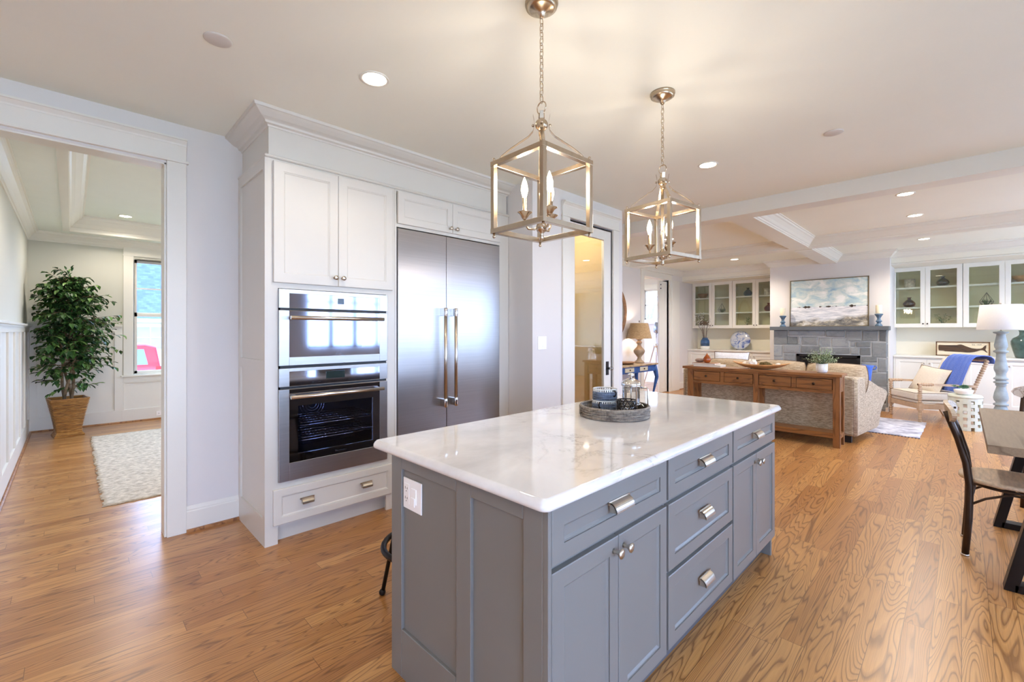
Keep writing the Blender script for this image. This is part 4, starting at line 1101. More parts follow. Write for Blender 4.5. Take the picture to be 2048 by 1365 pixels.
def outlet(name, lab, box, slots, ax):
    t = thing('wall_outlet', lab, 'outlet', (box[0], box[2], box[4]))
    m = MB(); m.box(*box); obj('plate', m, OUTLETP, t, world=True, bev=.001)
    m = MB(); [m.box(*s_) for s_ in slots]; obj('socket_slots', m, SLOT, t, world=True)
outlet('a', 'white outlet low on the dining baseboard under the window', (DX+.02, DX+.026, .93, 1.05, .055, .125), [(DX+.026, DX+.0265, .955+k, .958+k, .08, .095) for k in (0, .008, .05, .058)], 'x')
outlet('b', 'white outlet on the family room wall beside the left built-in cabinet', (FX, FX+.006, 10.16, 10.235, .38, .50), [(FX+.006, FX+.0065, 10.185+k, 10.19+k, zz, zz+.012) for k in (0, .018) for zz in (.41, .455)], 'x')
# ================================================================== FIREPLACE
fpl = thing('fireplace', 'grey stone fireplace surround with a slate mantel shelf and low black firebox', 'fireplace', (-1.73, 9.9, 0))
m = MB()
FB0, FB1, FBZ = -2.19, -1.235, .93
m.box(-2.57, FB0, 9.728, 9.948, 0, 1.37); m.box(FB1, -.885, 9.728, 9.948, 0, 1.37); m.box(FB0, FB1, 9.728, 9.948, FBZ, 1.37); m.box(FB0, FB1, 9.728, 9.948, 0, .28)
obj('mortar_bed', m, MORTAR, fpl, world=True)
rs = random.Random(4)
ST = [(-2.574, -2.337, 1.096, 1.375), (-2.325, -1.738, 1.268, 1.368), (-1.731, -1.451, 1.25, 1.368), (-1.445, -1.215, 1.179, 1.367), (-1.207, -0.993, 1.183, 1.367), (-0.985, -0.882, 1.179, 1.367), (-2.343, -2.173, 1.1, 1.256), (-2.166, -2.116, 1.1, 1.257), (-2.108, -1.853, 1.095, 1.258), (-1.844, -1.656, 1.068, 1.241), (-1.65, -1.385, 1.074, 1.24), (-1.378, -1.305, 1.076, 1.169), (-1.298, -1.092, 1.08, 1.171), (-1.084, -0.882, 0.902, 1.169), (-2.574, -2.423, 0.865, 1.085), (-2.413, -2.13, 0.937, 1.09), (-2.123, -1.811, 0.944, 1.086), (-1.802, -1.652, 0.952, 1.058), (-1.643, -1.38, 0.944, 1.064), (-1.373, -1.253, 0.947, 1.067), (-1.243, -1.091, 0.937, 1.071), (-2.574, -2.416, 0.667, 0.855), (-2.406, -2.202, 0.789, 0.922), (-1.223, -1.01, 0.818, 0.921), (-1.002, -0.882, 0.666, 0.891), (-1.223, -1.01, 0.645, 0.808), (-1.223, -1.127, 0.464, 0.631), (-1.119, -0.882, 0.414, 0.643)]
z = .01
for hh in (.13, .12, .14):   # lower courses, mostly behind the sofa
    for a0, a1 in ((-2.57, -2.2), (-1.225, -.882)):
        k = a0
        while k < a1-.02:
            e = min(a1, k+rs.uniform(.12, .26)); e = a1 if a1-e < .08 else e
            ST.append((k, e-.01, z, z+hh-.012)); k = e
    z += hh
ST += [(-2.57, -2.40, .41, .655), (-2.39, -2.21, .41, .60), (-2.39, -2.21, .61, .78), (-2.19, -1.75, .02, .27), (-1.74, -1.24, .02, .27)]
m = MB()
for a0, a1, z0, z1 in ST:
    j = lambda: rs.uniform(-.005, .005)
    vs = [(a0+.004+j(), 9.73, z0+.004+j()), (a1-.004+j(), 9.73, z0+.004+j()), (a1-.004+j(), 9.73, z1-.004+j()), (a0+.004+j(), 9.73, z1-.004+j())]
    d = 9.713+rs.uniform(-.006, .006)
    ins = [(x+(.008 if i in (0, 3) else -.008), d+rs.uniform(-.004, .004), zz+(.008 if i < 2 else -.008)) for i, (x, y, zz) in enumerate(vs)]
    m.add(vs+ins, [(4, 5, 6, 7), (0, 1, 5, 4), (1, 2, 6, 5), (2, 3, 7, 6), (3, 0, 4, 7)])
for k in range(6):   # right return
    z0 = .02+k*.225
    m.add([(-.885, 9.73, z0), (-.875, 9.74, z0), (-.875, 9.94, z0), (-.875, 9.74, z0+.215), (-.875, 9.94, z0+.215), (-.885, 9.73, z0+.215)], [(1, 2, 4, 3), (0, 1, 3, 5)])
obj('stone_facing', m, STONE, fpl, world=True)
m = MB(); m.box(-2.625, -.85, 9.655, 9.948, 1.372, 1.44); obj('mantel_shelf', m, SLATE, fpl, world=True, bev=.004)
m = MB(); frame_y2 = lambda mb, x0, x1, y0, y1, z0, z1, w_: [mb.box(x0, x0+w_, y0, y1, z0, z1), mb.box(x1-w_, x1, y0, y1, z0, z1), mb.box(x0, x1, y0, y1, z0, z0+w_), mb.box(x0, x1, y0, y1, z1-w_, z1)]
frame_y2(m, FB0, FB1, 9.715, 9.75, .28, FBZ, .045)
fb = obj('firebox_frame', m, BLACK, fpl, world=True)
m = MB(); m.box(FB0+.04, FB1-.04, 9.93, 9.945, .32, .89); m.box(FB0+.04, FB0+.06, 9.75, 9.93, .32, .89); m.box(FB1-.06, FB1-.04, 9.75, 9.93, .32, .89)
for k in range(3): m.box(FB0+.05, FB1-.05, 9.745+.012*k, 9.751+.012*k, .845-.03*k, .862-.03*k)
obj('firebox_lining', m, simple('firebox_black', S(30, 28, 28), .4), fpl, world=True)
m = MB(); m.box(-.9, -.862, 9.725, 9.95, 0, .07); obj('plinth', m, WHITE, fpl, world=True)
m = MB(); m.box(-.886, -.862, 9.80, 9.948, 0, 1.37); struct('trim_30', m, WHITE)

pa = thing('landscape_painting', 'wide framed painting of pale sky, water and grey rocks leaning on the mantel', 'painting', (-1.74, 9.92, 1.441))
M_ = Matrix.Translation((-1.74, 9.905, 1.441)) @ Matrix.Rotation(radians(-2.0), 4, 'X')
m = MB(); m.box(-.588, .588, -.012, .0, .012, .872); m.xf(M_); obj('canvas', m, PAINTM, pa, world=True)
m = MB(); 
for b_ in ((-.602, -.588, -.022, .016, 0, .886), (.588, .602, -.022, .016, 0, .886), (-.602, .602, -.022, .016, 0, .012), (-.602, .602, -.022, .016, .872, .886)): m.box(*b_)
m.xf(M_); obj('picture_frame', m, simple('thin_bronze_frame', S(126, 112, 84), .4, .4), pa, world=True)

def candle(loc, label):
    t = thing('candlestick', label, 'candle holder', loc, 0, 'blue candlesticks on the mantel')
    m = MB(); m.lathe([(.052, 0), (.052, .012), (.046, .022), (.036, .036), (.026, .05), (.030, .062), (.044, .078), (.044, .088), (.030, .104), (.024, .12), (.026, .14), (.036, .16), (.048, .18), (.058, .195), (.060, .205), (.050, .21)], n=28); obj('stem', m, BLUEG, t)
    m = MB(); m.lathe([(.043, .21), (.045, .22), (.045, .350), (.040, .357), (.018, .353), (.0001, .351)], n=28); c = obj('candle', m, WAX, t)
    m = MB(); m.cyl((0, 0, .35), .0015, .012, 6); sub('wick', m, BLACK, c); return t
c_ = candle((-2.432, 9.785, 1.441), 'blue candlestick with ivory candle on the mantel left of the painting')
dup(c_, (-.992, 9.785, 1.441), 0, 'blue candlestick with ivory candle on the mantel right of the painting')

# ================================================================== BUILT-INS
CY = 10.45; UY = 10.70
def front_y(mb, x0, x1, z0, z1, face, t, fw, **k): return mb.front(x0, x1, z0, z1, face, t, fw, ax='Y', sgn=-1, **k)
def base_unit(x0, x1, label, knobs=True):
    t = thing('base_cabinet', label, 'cabinet', ((x0+x1)/2, 10.7, 0), 0, 'white built-in base cabinets')
    m = MB(); m.box(x0, x1, CY+.02, 11.018, 0, .895); m.box(x0, x1, CY, CY+.02, 0, .11)
    m.box(x0, x0+.022, CY, CY+.02, .11, .895); m.box(x1-.022, x1, CY, CY+.02, .11, .895); m.box(x0+.022, x1-.022, CY, CY+.02, .875, .895); m.box(x0, x1, CY-.008, CY, 0, .10)
    obj('cabinet_body', m, BUILTIN, t, world=True)
    xm = (x0+x1)/2
    for a, b_, kx in ((x0+.024, xm-.0015, xm-.035), (xm+.0015, x1-.024, xm+.035)):
        m = MB(); front_y(m, a, b_, .115, .872, CY, .019, .055); d = obj('door', m, BUILTIN, t, world=True)
        sub('knob', knob_mb((kx, CY, .80), 'Y', -1, .8), NICKEL, d)
base_unit(-4.596, -3.655, 'white built-in base cabinet under the blue vase, left of the fireplace')
base_unit(-3.650, -2.706, 'white built-in base cabinet under the marbled plate, left of the fireplace')
base_unit(-.856, .018, 'white built-in base cabinet right of the fireplace behind the spool armchair')
base_unit(.022, .965, 'white built-in base cabinet behind the floor lamp column')
base_unit(.969, 1.91, 'white built-in base cabinet partly hidden behind the dining chair back')
for x0, x1, lb in ((-4.598, -2.704, 'white painted counter along the left built-ins with vase and plate'), (-.858, 2.86, 'white painted counter along the right built-ins with the whale sign')):
    m = MB(); m.box(x0, x1, CY-.028, 11.018, .897, .925); o = obj('built_in_counter', m, BUILTIN, bev=.003); tag(o, lb, 'counter')
INB = simple('taupe_cabinet_back', S(222, 212, 174), .7, nscale=2, namt=.01)
def upper_unit(x0, x1, label, kn=True, grp='glass-door wall cabinets'):
    t = thing('glass_cabinet', label, 'cabinet', ((x0+x1)/2, 10.86, 1.42), 0, grp)
    z0, z1 = 1.42, 2.498
    m = MB(); m.box(x0, x0+.018, UY+.02, 11.018, z0, z1); m.box(x1-.018, x1, UY+.02, 11.018, z0, z1); m.box(x0+.018, x1-.018, UY+.02, 11.018, z0, z0+.02); m.box(x0+.018, x1-.018, UY+.02, 11.018, z1-.02, z1)
    m.box(x0, x1, UY+.002, UY+.02, z0, z0+.03); m.box(x0, x1, UY+.002, UY+.02, z1-.03, z1); m.box(x0, x0+.02, UY+.002, UY+.02, z0+.03, z1-.03); m.box(x1-.02, x1, UY+.002, UY+.02, z0+.03, z1-.03)
    obj('cabinet_body', m, BUILTIN, t, world=True)
    m = MB(); m.box(x0+.018, x1-.018, 11.0, 11.016, z0+.02, z1-.02); m.box(x0+.018, x0+.02, UY+.03, 11.0, z0+.02, z1-.02); m.box(x1-.02, x1-.018, UY+.03, 11.0, z0+.02, z1-.02); obj('cabinet_back', m, INB, t, world=True)
    for z in (2.115, 1.757):
        m = MB(); m.box(x0+.021, x1-.021, UY+.035, 10.998, z, z+.028); obj('shelf', m, BUILTIN, t, world=True)
    xm = (x0+x1)/2
    for a, b_, kx in ((x0+.006, xm-.0015, xm-.028), (xm+.0015, x1-.006, xm+.028)):
        m = MB(); front_y(m, a, b_, z0+.006, z1-.008, UY, .019, .058, panel=False, rec=.008, step=.006); d = obj('door', m, BUILTIN, t, world=True)
        m = MB(); m.box(a+.062, b_-.062, UY+.010, UY+.013, z0+.066, z1-.068); sub('pane', m, CABGL, d)
        sub('knob', knob_mb((kx, UY, z0+.065), 'Y', -1, .75), BRONZE, d)
upper_unit(-4.592, -3.678, 'glass-door wall cabinet in the left corner with wooden bowl and terrarium')
upper_unit(-3.672, -2.712, 'glass-door wall cabinet next to the painting with teal and amber vases')
upper_unit(-.914, .012, 'glass-door wall cabinet right of the painting with teal and brown vases')
upper_unit(.018, .968, 'glass-door wall cabinet above the floor lamp shade with a wire terrarium')

# ---- shelf objects
def vase(loc, prof, mat, label, cat='vase', n=28, sx=1., name='vase'):
    m = MB(); m.lathe(prof, (0, 0, 0), n, sx=sx); o = obj(name, m, mat); o.location = loc; return tag(o, label, cat)
def onionp(r, h): return [(r*.5, 0), (r*.85, h*.10), (r, h*.30), (r*.96, h*.45), (r*.7, h*.64), (r*.34, h*.78), (r*.24, h*.86), (r*.30, h*.94), (r*.44, h), (r*.38, h*.99), (r*.18, h*.88), (r*.2, h*.8), (r*.6, h*.62), (r*.88, h*.4), (r*.7, h*.1), (.0001, h*.05)]
S1, S2, S0 = 2.1445, 1.7865, 1.4415
GY = 10.86
vase((-.232, GY, S1), onionp(.088, .175), BLGL, 'teal glass onion vase on the top shelf right of the painting')
vase((-.672, GY, S2), onionp(.090, .18), BRGL, 'brown glass onion vase on the middle shelf right of the painting')
vase((-3.395, GY, S1), onionp(.092, .185), BLGL, 'teal glass onion vase on the top shelf left of the painting')
vase((-2.973, GY, S2), onionp(.093, .185), AMGL, 'amber glass onion vase on the middle shelf left of the painting')
def pot(loc, r, h, label, mat=BIRCH):
    m = MB(); m.lathe([(r*.95, 0), (r, .006), (r, h), (r*.9, h), (r*.88, .02), (.0001, .015)], n=28); o = obj('patterned_pot', m, mat); o.location = loc; tag(o, label, 'pot')
pot((-.664, GY, S1), .078, .155, 'mottled birch bark pot on the top shelf right of the painting')
pot((-2.995, GY-.04, S1), .062, .15, 'white pot with a dark diamond pattern on the top shelf', simple('diamond_pot_glaze', S(226, 218, 208), .4, nscale=20, namt=.35))
pot((-2.905, GY+.05, S1), .058, .165, 'tan ridged pot behind the diamond pattern pot', OLDW)
def bowl(loc, r, h, label, mat=SHELLW, sx=1., name='wooden_bowl'):
    m = MB(); m.lathe([(r*.35, 0), (r*.45, 0), (r*.8, h*.45), (r, h), (r*.96, h), (r*.74, h*.5), (r*.4, h*.12), (.0001, h*.1)], n=36, sx=sx); o = obj(name, m, mat); o.location = loc; tag(o, label, 'bowl')
bowl((-4.40, GY-.01, S1), .125, .105, 'striped wooden bowl on the top shelf of the corner cabinet', sx=1.)
bowl((.70, GY, S1), .13, .10, 'brown wooden bowl at the top right edge cabinet', DOUGHW)
m = MB(); m.ball((0, 0, .08), .11, 20, 12, sz=.72); o = obj('woven_ball', m, WICK if False else weave('brown_cone_texture', S(150, 112, 80), S(84, 54, 36), 90)); o.location = (-4.39, GY, S0); tag(o, 'brown rough dome shaped ornament on the bottom shelf of the corner cabinet', 'ornament')
def terrarium(loc, rz, label):
    t = thing('terrarium', label, 'terrarium', loc, rz, 'wire terrariums'); T = Vector((0, 0, .215)); R1 = []
    for k in range(5): a = 2*pi*k/5; R1.append(Vector((.088*cos(a), .088*sin(a), .062)))
    B_ = [Vector((.058*cos(2*pi*(k+.5)/5), .058*sin(2*pi*(k+.5)/5), .003)) for k in range(5)]
    m = MB()
    for k in range(5):
        for a, b_ in ((T, R1[k]), (R1[k], R1[(k+1) % 5]), (R1[k], B_[k]), (R1[k], B_[k-1]), (B_[k], B_[(k+1) % 5])): m.tube([a, b_], .0028, 5)
    obj('wire_frame', m, BRONZE, t)
    m = MB(); rr = random.Random(3)
    for k in range(26):
        a = rr.uniform(0, 6.28); c = Vector((.02*cos(a), .02*sin(a), .01)); tip = c+Vector((cos(a)*rr.uniform(.02, .055), sin(a)*rr.uniform(.02, .055), rr.uniform(.04, .10)))
        m.tube([c, (c+tip)/2+Vector((0, 0, .012)), tip], [.006, .005, .0008], 5)
    obj('air_plant', m, SPRIG, t)
terrarium((.295, GY, S2), .3, 'black wire pyramid terrarium on the shelf above the floor lamp shade')
terrarium((-3.958, GY, S2), 1.0, 'black wire pyramid terrarium in the left built-in second door')
def leafquad(m, p, d, L, w_, up=Vector((0, 0, 1)), fold=.25):
    d = Vector(d).normalized(); s_ = d.cross(up)
    if s_.length < .05: s_ = Vector((1, 0, 0))
    s_.normalize(); nrm = s_.cross(d).normalized(); p = Vector(p)
    a = p; b_ = p+d*L*.45+s_*w_/2+nrm*w_*fold; c = p+d*L-nrm*L*.12; e = p+d*L*.45-s_*w_/2+nrm*w_*fold; mid = p+d*L*.5
    q1 = p+d*L*.78+s_*w_*.28+nrm*w_*fold*.4; q2 = p+d*L*.78-s_*w_*.28+nrm*w_*fold*.4
    m.add([a, b_, q1, c, q2, e, mid], [(0, 1, 6), (1, 2, 6), (2, 3, 6), (3, 4, 6), (4, 5, 6), (5, 0, 6)])
def sprig(loc, label, n, h, seed, spread=.5):
    t = thing('glass_sprig', label, 'plant', loc); rr = random.Random(seed); m = MB()
    m2 = MB(); m2.lathe([(.022, 0), (.024, .05), (.014, .075), (.012, .075), (.020, .05), (.018, .005), (.0001, .004)], n=16); obj('bottle', m2, CLEARG, t)
    for k in range(n):
        a = rr.uniform(0, 6.28); tip = Vector((cos(a)*spread*h*rr.uniform(.2, 1), sin(a)*spread*h*rr.uniform(.2, .6), h*rr.uniform(.6, 1)))
        m.tube([(0, 0, .01), tip*.5+Vector((0, 0, .02)), tip], .0016, 5)
        for j in range(7):
            f = .55+.45*j/6; aa = rr.uniform(0, 6.28); leafquad(m, tip*f, (cos(aa), sin(aa), rr.uniform(-.1, .6)), .045, .02)
    obj('foliage', m, SPRIG, t)
sprig((-.235, GY, S0), 'small green sprig in a clear bottle, bottom shelf right of the painting', 6, .21, 5, .6)
sprig((-3.41, GY, S0), 'small green sprig in a clear bottle, bottom shelf left of the painting', 5, .23, 8, .35)
sprig((.80, GY, S0), 'leafy sprig on the bottom shelf just right of the lamp shade', 5, .22, 11, .5)

# ---- counter objects
bv = thing('blue_vase', 'blue glazed vase with a white base and bare budding twigs', 'vase', (-4.235, 10.57, .925))
m = MB(); m.lathe([(.101, .078), (.099, .17), (.092, .215), (.072, .238), (.060, .248), (.060, .262), (.066, .272), (.058, .272), (.052, .25), (.085, .2), (.09, .09)], n=32); obj('glazed_body', m, simple('deep_blue_glaze', S(44, 84, 128), .2, nscale=12, namt=.3, coat=.6), bv)
m = MB(); m.lathe([(.0001, 0), (.088, 0), (.099, .012), (.101, .0785), (.09, .0785)], n=32); obj('white_base', m, WHITEG, bv, label='unglazed white base')
m = MB(); mb_ = MB(); rr = random.Random(7)
for k in range(13):
    a = rr.uniform(0, 6.28); sp = rr.uniform(.10, .30); h_ = rr.uniform(.42, .66)
    tip = Vector((cos(a)*sp, sin(a)*sp*.30, .25+h_*.85)); mid_ = Vector((tip.x*.35, tip.y*.35, .25+h_*.42))
    m.tube([(0, 0, .1), mid_, tip], [.0035, .0028, .0015], 5)
    for j in range(3):
        p = mid_.lerp(tip, .35+.3*j); q = p+Vector((rr.uniform(-.06, .04), rr.uniform(-.03, .01), rr.uniform(.03, .09))); m.tube([p, q], .0014, 4)
        mb_.ball(q, .0085, 8, 5)
    mb_.ball(tip, .010, 8, 5)
tw = obj('twigs', m, BRAN, bv); sub('buds', mb_, BUD, tw)['kind'] = 'stuff'
pt = thing('marbled_plate', 'round blue and white marbled plate standing on the left counter', 'plate', (-3.547, 10.80, .925))
m = MB(); m.lathe([(.0001, .012), (.13, .012), (.195, -.012), (.216, -.022), (.214, -.027), (.19, -.016), (.13, .004), (.0001, .004)], n=48)
m.xf(Matrix.Translation((0, 0, .222)) @ Matrix.Rotation(radians(80), 4, 'X')); obj('plate', m, PLATEM, pt)
m = MB(); m.tube([(-.06, -.05, .004), (-.06, .08, .004), (-.05, .10, .16)], .004, 6); m.tube([(.06, -.05, .004), (.06, .08, .004), (.05, .10, .16)], .004, 6); m.tube([(-.06, -.05, .004), (-.06, -.05, .02)], .004, 6); m.tube([(.06, -.05, .004), (.06, -.05, .02)], .004, 6)
obj('plate_stand', m, BLACKM, pt)
ws = thing('whale_sign', 'long framed wooden sign with a dark brown whale on cream boards', 'sign', (.008, 10.84, .9255))
M_ = Matrix.Translation((.008, 10.83, .9255)) @ Matrix.Rotation(radians(-4), 4, 'X')
SX_, SZ_ = .327, .2475
m = MB(); m.box(-SX_+.012, SX_-.012, -.006, .002, .012, SZ_-.012); m.xf(M_); bd = obj('sign_board', m, simple('cream_sign_boards', S(226, 210, 178), .6, nscale=8, namt=.08, stretch=(.3, 1, 6)), ws, world=True)
m = MB()
for b_ in ((-SX_, -SX_+.016, -.02, .008, 0, SZ_), (SX_-.016, SX_, -.02, .008, 0, SZ_), (-SX_, SX_, -.02, .008, 0, .015), (-SX_, SX_, -.02, .008, SZ_-.015, SZ_)): m.box(*b_)
m.xf(M_); obj('sign_frame', m, wood('sign_frame_wood', S(120, 80, 40), S(84, 52, 26), (1, 7, 7)), ws, world=True)
def wx(u, v): return ((u-1034)/1700*.654, (600-v)/450*.2475)
WH = [(275, 270), (300, 258), (500, 264), (700, 262), (860, 258), (930, 242), (990, 236), (1050, 250), (1120, 278), (1250, 322), (1340, 348), (1480, 360), (1600, 356), (1660, 330), (1705, 280), (1740, 255), (1785, 258), (1762, 285), (1765, 320), (1745, 365), (1745, 395), (1770, 430), (1805, 462), (1790, 468), (1755, 455), (1710, 415), (1660, 398), (1600, 402), (1500, 435), (1400, 462), (1280, 480), (1180, 482), (1000, 470), (700, 462), (480, 456), (440, 440), (300, 436), (278, 420), (270, 350)]
m = MB(); m.prism([wx(u, v) for u, v in WH], -.013, -.006, 'Y'); m.xf(M_); obj('whale', m, WHALEW, ws, world=True)
def text_mesh(name, body, size, parent, mat, M, ext=.0006, shear=0.):
    cu = bpy.data.curves.new(name+'_curve', 'FONT'); cu.body = body; cu.size = size; cu.align_x = 'CENTER'; cu.extrude = ext; cu.shear = shear
    tmp = bpy.data.objects.new(name+'_tmp', cu); COL.objects.link(tmp); bpy.context.view_layer.update()
    me = bpy.data.meshes.new_from_object(tmp.evaluated_get(bpy.context.evaluated_depsgraph_get()))
    bpy.data.objects.remove(tmp); me.name = name; me.transform(M); me.materials.clear(); me.materials.append(mat)
    o = bpy.data.objects.new(name, me); COL.objects.link(o); o.parent = parent; return o
o = text_mesh('sign_lettering', 'Est. 1929', .030, ws, BLACK, M_ @ Matrix.Translation((.172, -.0068, .188)) @ Matrix.Rotation(radians(90), 4, 'X'))
o.location = -Vector(ws.location)
o = text_mesh('maker_lettering', 'Thermador', .018, wall_oven_door, BLACK, Matrix.Translation((OX-.0012, 1.335, .524)) @ Matrix.Rotation(radians(90), 4, 'Z') @ Matrix.Rotation(radians(90), 4, 'X'), shear=.3)
gv = vase((.70, 10.70, .925), [(.085, 0), (.10, .008), (.128, .12), (.150, .22), (.150, .27), (.130, .315), (.085, .345), (.060, .365), (.056, .40), (.060, .43), (.068, .442), (.058, .442), (.048, .42), (.046, .37), (.12, .3), (.11, .1), (.0001, .02)], GRGL, 'large dark green glass bottle vase on the right counter edge')
# ================================================================== CONSOLE TABLE AND ITS OBJECTS
cs = thing('console_table', 'long brown pine console table with four drawers behind the sofa', 'table', (-1.9, 6.45, 0))
m = MB(); m.box(-2.835, -.962, 6.27, 6.60, .822, .855); obj('table_top', m, CONS, cs, world=True, bev=.003)
LEGS = [(-2.77, -2.69), (-1.905, -1.845), (-1.055, -.985)]
for a, b_ in LEGS:
    m = MB(); m.box(a, b_, 6.295, 6.355, 0, .822); obj('leg', m, CONSV, cs, world=True, bev=.003)
    m = MB(); m.box(a, b_, 6.53, 6.585, 0, .822); obj('leg', m, CONSV, cs, world=True, bev=.003)
m = MB()
for a, b_ in ((-2.69, -1.905), (-1.845, -1.055)):
    m.box(a, b_, 6.302, 6.32, .795, .822); m.box(a, b_, 6.302, 6.32, .625, .662); xm = (a+b_)/2; m.box(xm-.025, xm+.025, 6.302, 6.32, .662, .795)
    m.box(a, b_, 6.565, 6.58, .625, .822)
m.box(-2.765, -2.695, 6.355, 6.53, .64, .822); m.box(-1.05, -.99, 6.355, 6.53, .64, .822)
obj('apron', m, CONS, cs, world=True, bev=.002)
for a, b_ in ((-2.69, -1.905), (-1.845, -1.055)):
    xm = (a+b_)/2
    for q0, q1 in ((a+.008, xm-.03), (xm+.03, b_-.008)):
        m = MB(); m.box(q0, q1, 6.299, 6.50, .668, .789); d = obj('drawer', m, CONS, cs, world=True, bev=.002)
        m = MB(); m.lathe([(.006, 0), (.005, -.010), (.014, -.018), (.015, -.024), (.006, -.030)], ((q0+q1)/2, 6.299, .73), 14, 'Y'); sub('knob', m, BRONZE, d)
m = MB(); m.box(-2.77, -.985, 6.31, 6.57, .135, .160); m.box(-2.69, -1.055, 6.30, 6.325, .105, .165); m.box(-1.05, -.99, 6.355, 6.53, .10, .15); m.box(-2.76, -2.70, 6.355, 6.53, .10, .15)
obj('lower_shelf', m, CONS, cs, world=True, bev=.002)

TZ_ = .856
def book(x0, x1, y0, y1, z, h, cov, lab, rz=0.):
    t = thing('book', lab, 'book', ((x0+x1)/2, (y0+y1)/2, z), rz, 'stacked books on the console'); w_, d_ = (x1-x0)/2, (y1-y0)/2
    m = MB(); m.box(-w_, w_, -d_, d_, 0, .003); m.box(-w_, w_, -d_, d_, h-.003, h); m.box(-w_, -w_+.003, -d_, d_, 0, h); obj('cover', m, cov, t)
    m = MB(); m.box(-w_+.004, w_-.004, -d_+.003, d_-.004, .0032, h-.0032); obj('pages', m, PAPER, t)
book(-2.70, -2.33, 6.33, 6.55, TZ_, .028, BOOKB, 'white covered large book at the bottom of the stack on the console', .02)
book(-2.72, -2.40, 6.34, 6.54, TZ_+.0285, .020, BOOKA, 'tan covered book on top of the white book on the console', -.03)
ab = vase((-2.545, 6.42, TZ_+.049), [(.02, 0), (.042, .012), (.056, .04), (.052, .062), (.036, .086), (.018, .108), (.006, .128), (.004, .14), (.0001, .142)], AMGL if False else simple('amber_art_glass', S(150, 72, 24), .1, nscale=20, namt=.5, coat=.8), 'amber glass teardrop ornament on the stacked books', 'ornament', name='glass_drop')
m = MB(); m.ball((0, 0, .03), .05, 16, 8, sz=.6, sx=1.4); o = obj('shell', m, simple('mauve_shell', S(150, 128, 116), .5, nscale=30, namt=.3)); o.location = (-2.665, 6.47, TZ_+.049); tag(o, 'flat brownish shell on the books left of the amber drop', 'shell')
dbm = MB(); N = 28
def dough(u, v):
    a = 2*pi*u; r = v
    return (.345*r*cos(a), .115*r*sin(a), .002+.075*r**2.4*(.75+.45*abs(cos(a))**3))
def dough2(u, v):
    p = dough(u, v*.96); return (p[0], p[1], p[2]+.012)
dbm.grid(dough, 48, 10, closed_u=True); dbm.grid(dough2, 48, 10, closed_u=True)
n1 = 48*10
for i in range(48): a, b_ = i*10+9, ((i+1) % 48)*10+9; dbm.f.append((a, b_, n1+b_, n1+a)); dbm.sm.append(False)
db = obj('dough_bowl', dbm, DOUGHW); db.location = (-1.86, 6.44, TZ_); db.rotation_euler = (0, 0, .05); tag(db, 'long carved wooden boat shaped bowl on the console table', 'bowl')
def lump(loc, r, mat, label, cat, seed, amp=.25, sz=.8, name='coral', sx=1.):
    rr = random.Random(seed); m = MB(); n, k = 22, 14; ph = [rr.uniform(0, 6.28) for _ in range(6)]
    def fn(u, v):
        a = 2*pi*u; t = pi*v; q = 1+amp*(sin(5*a+ph[0])*sin(4*t+ph[1])*.6+.4*sin(9*a+ph[2])*sin(7*t+ph[3]))
        return (r*q*sin(t)*cos(a)*sx, r*q*sin(t)*sin(a), r*sz*(1+q*-cos(t)))
    m.grid(fn, n, k, closed_u=True); o = obj(name, m, mat); o.location = loc; tag(o, label, cat); return o
lump((-1.955, 6.42, TZ_+.016), .055, CORAL, 'white branching coral piece in the middle of the wooden bowl', 'coral', 3, .5, .95)
lump((-2.045, 6.45, TZ_+.018), .042, CORAL, 'white rounded shell at the left side of the wooden bowl', 'shell', 4, .1, .9, name='shell')
lump((-1.80, 6.44, TZ_+.016), .052, MOSS, 'brown green mossy pod in the wooden bowl beside the coral', 'pod', 5, .3, .75, name='moss_pod', sx=1.45)
lump((-1.655, 6.44, TZ_+.036), .03, CORAL, 'small white shell at the right end of the wooden bowl', 'shell', 6, .1, .9, name='shell')
pp = thing('potted_shrub', 'dusty green leafy plant in a small white pot on the console', 'plant', (-1.185, 6.43, TZ_)); pp.scale = (.92, .92, 1.0)
m = MB(); m.lathe([(.048, 0), (.060, .008), (.065, .03), (.066, .108), (.060, .108), (.058, .03), (.0001, .02)], n=32); obj('pot', m, WHITEG, pp)
m = MB(); m.cyl((0, 0, .085), .058, .012, 24); obj('soil', m, SOIL, pp)
m = MB(); ml = MB(); rr = random.Random(12)
for k in range(85):
    a = rr.uniform(0, 6.28); e = rr.uniform(.1, 1.25); L = rr.uniform(.11, .23)
    d = Vector((cos(a)*cos(e), sin(a)*cos(e)*.8, sin(e))); tip = Vector((0, 0, .10))+d*L
    m.tube([(0, 0, .095), Vector((0, 0, .10))+d*L*.5+Vector((0, 0, .012)), tip], .0013, 4)
    for j in range(9):
        p = Vector((0, 0, .10)).lerp(tip, .3+.75*j/8); aa = rr.uniform(0, 6.28); leafquad(ml, p, (cos(aa), sin(aa), rr.uniform(-.3, .9)), rr.uniform(.018, .03), .012)
st_ = obj('stems', m, SPRIG, pp); obj('foliage', ml, SHRUB, pp, fixn=False)

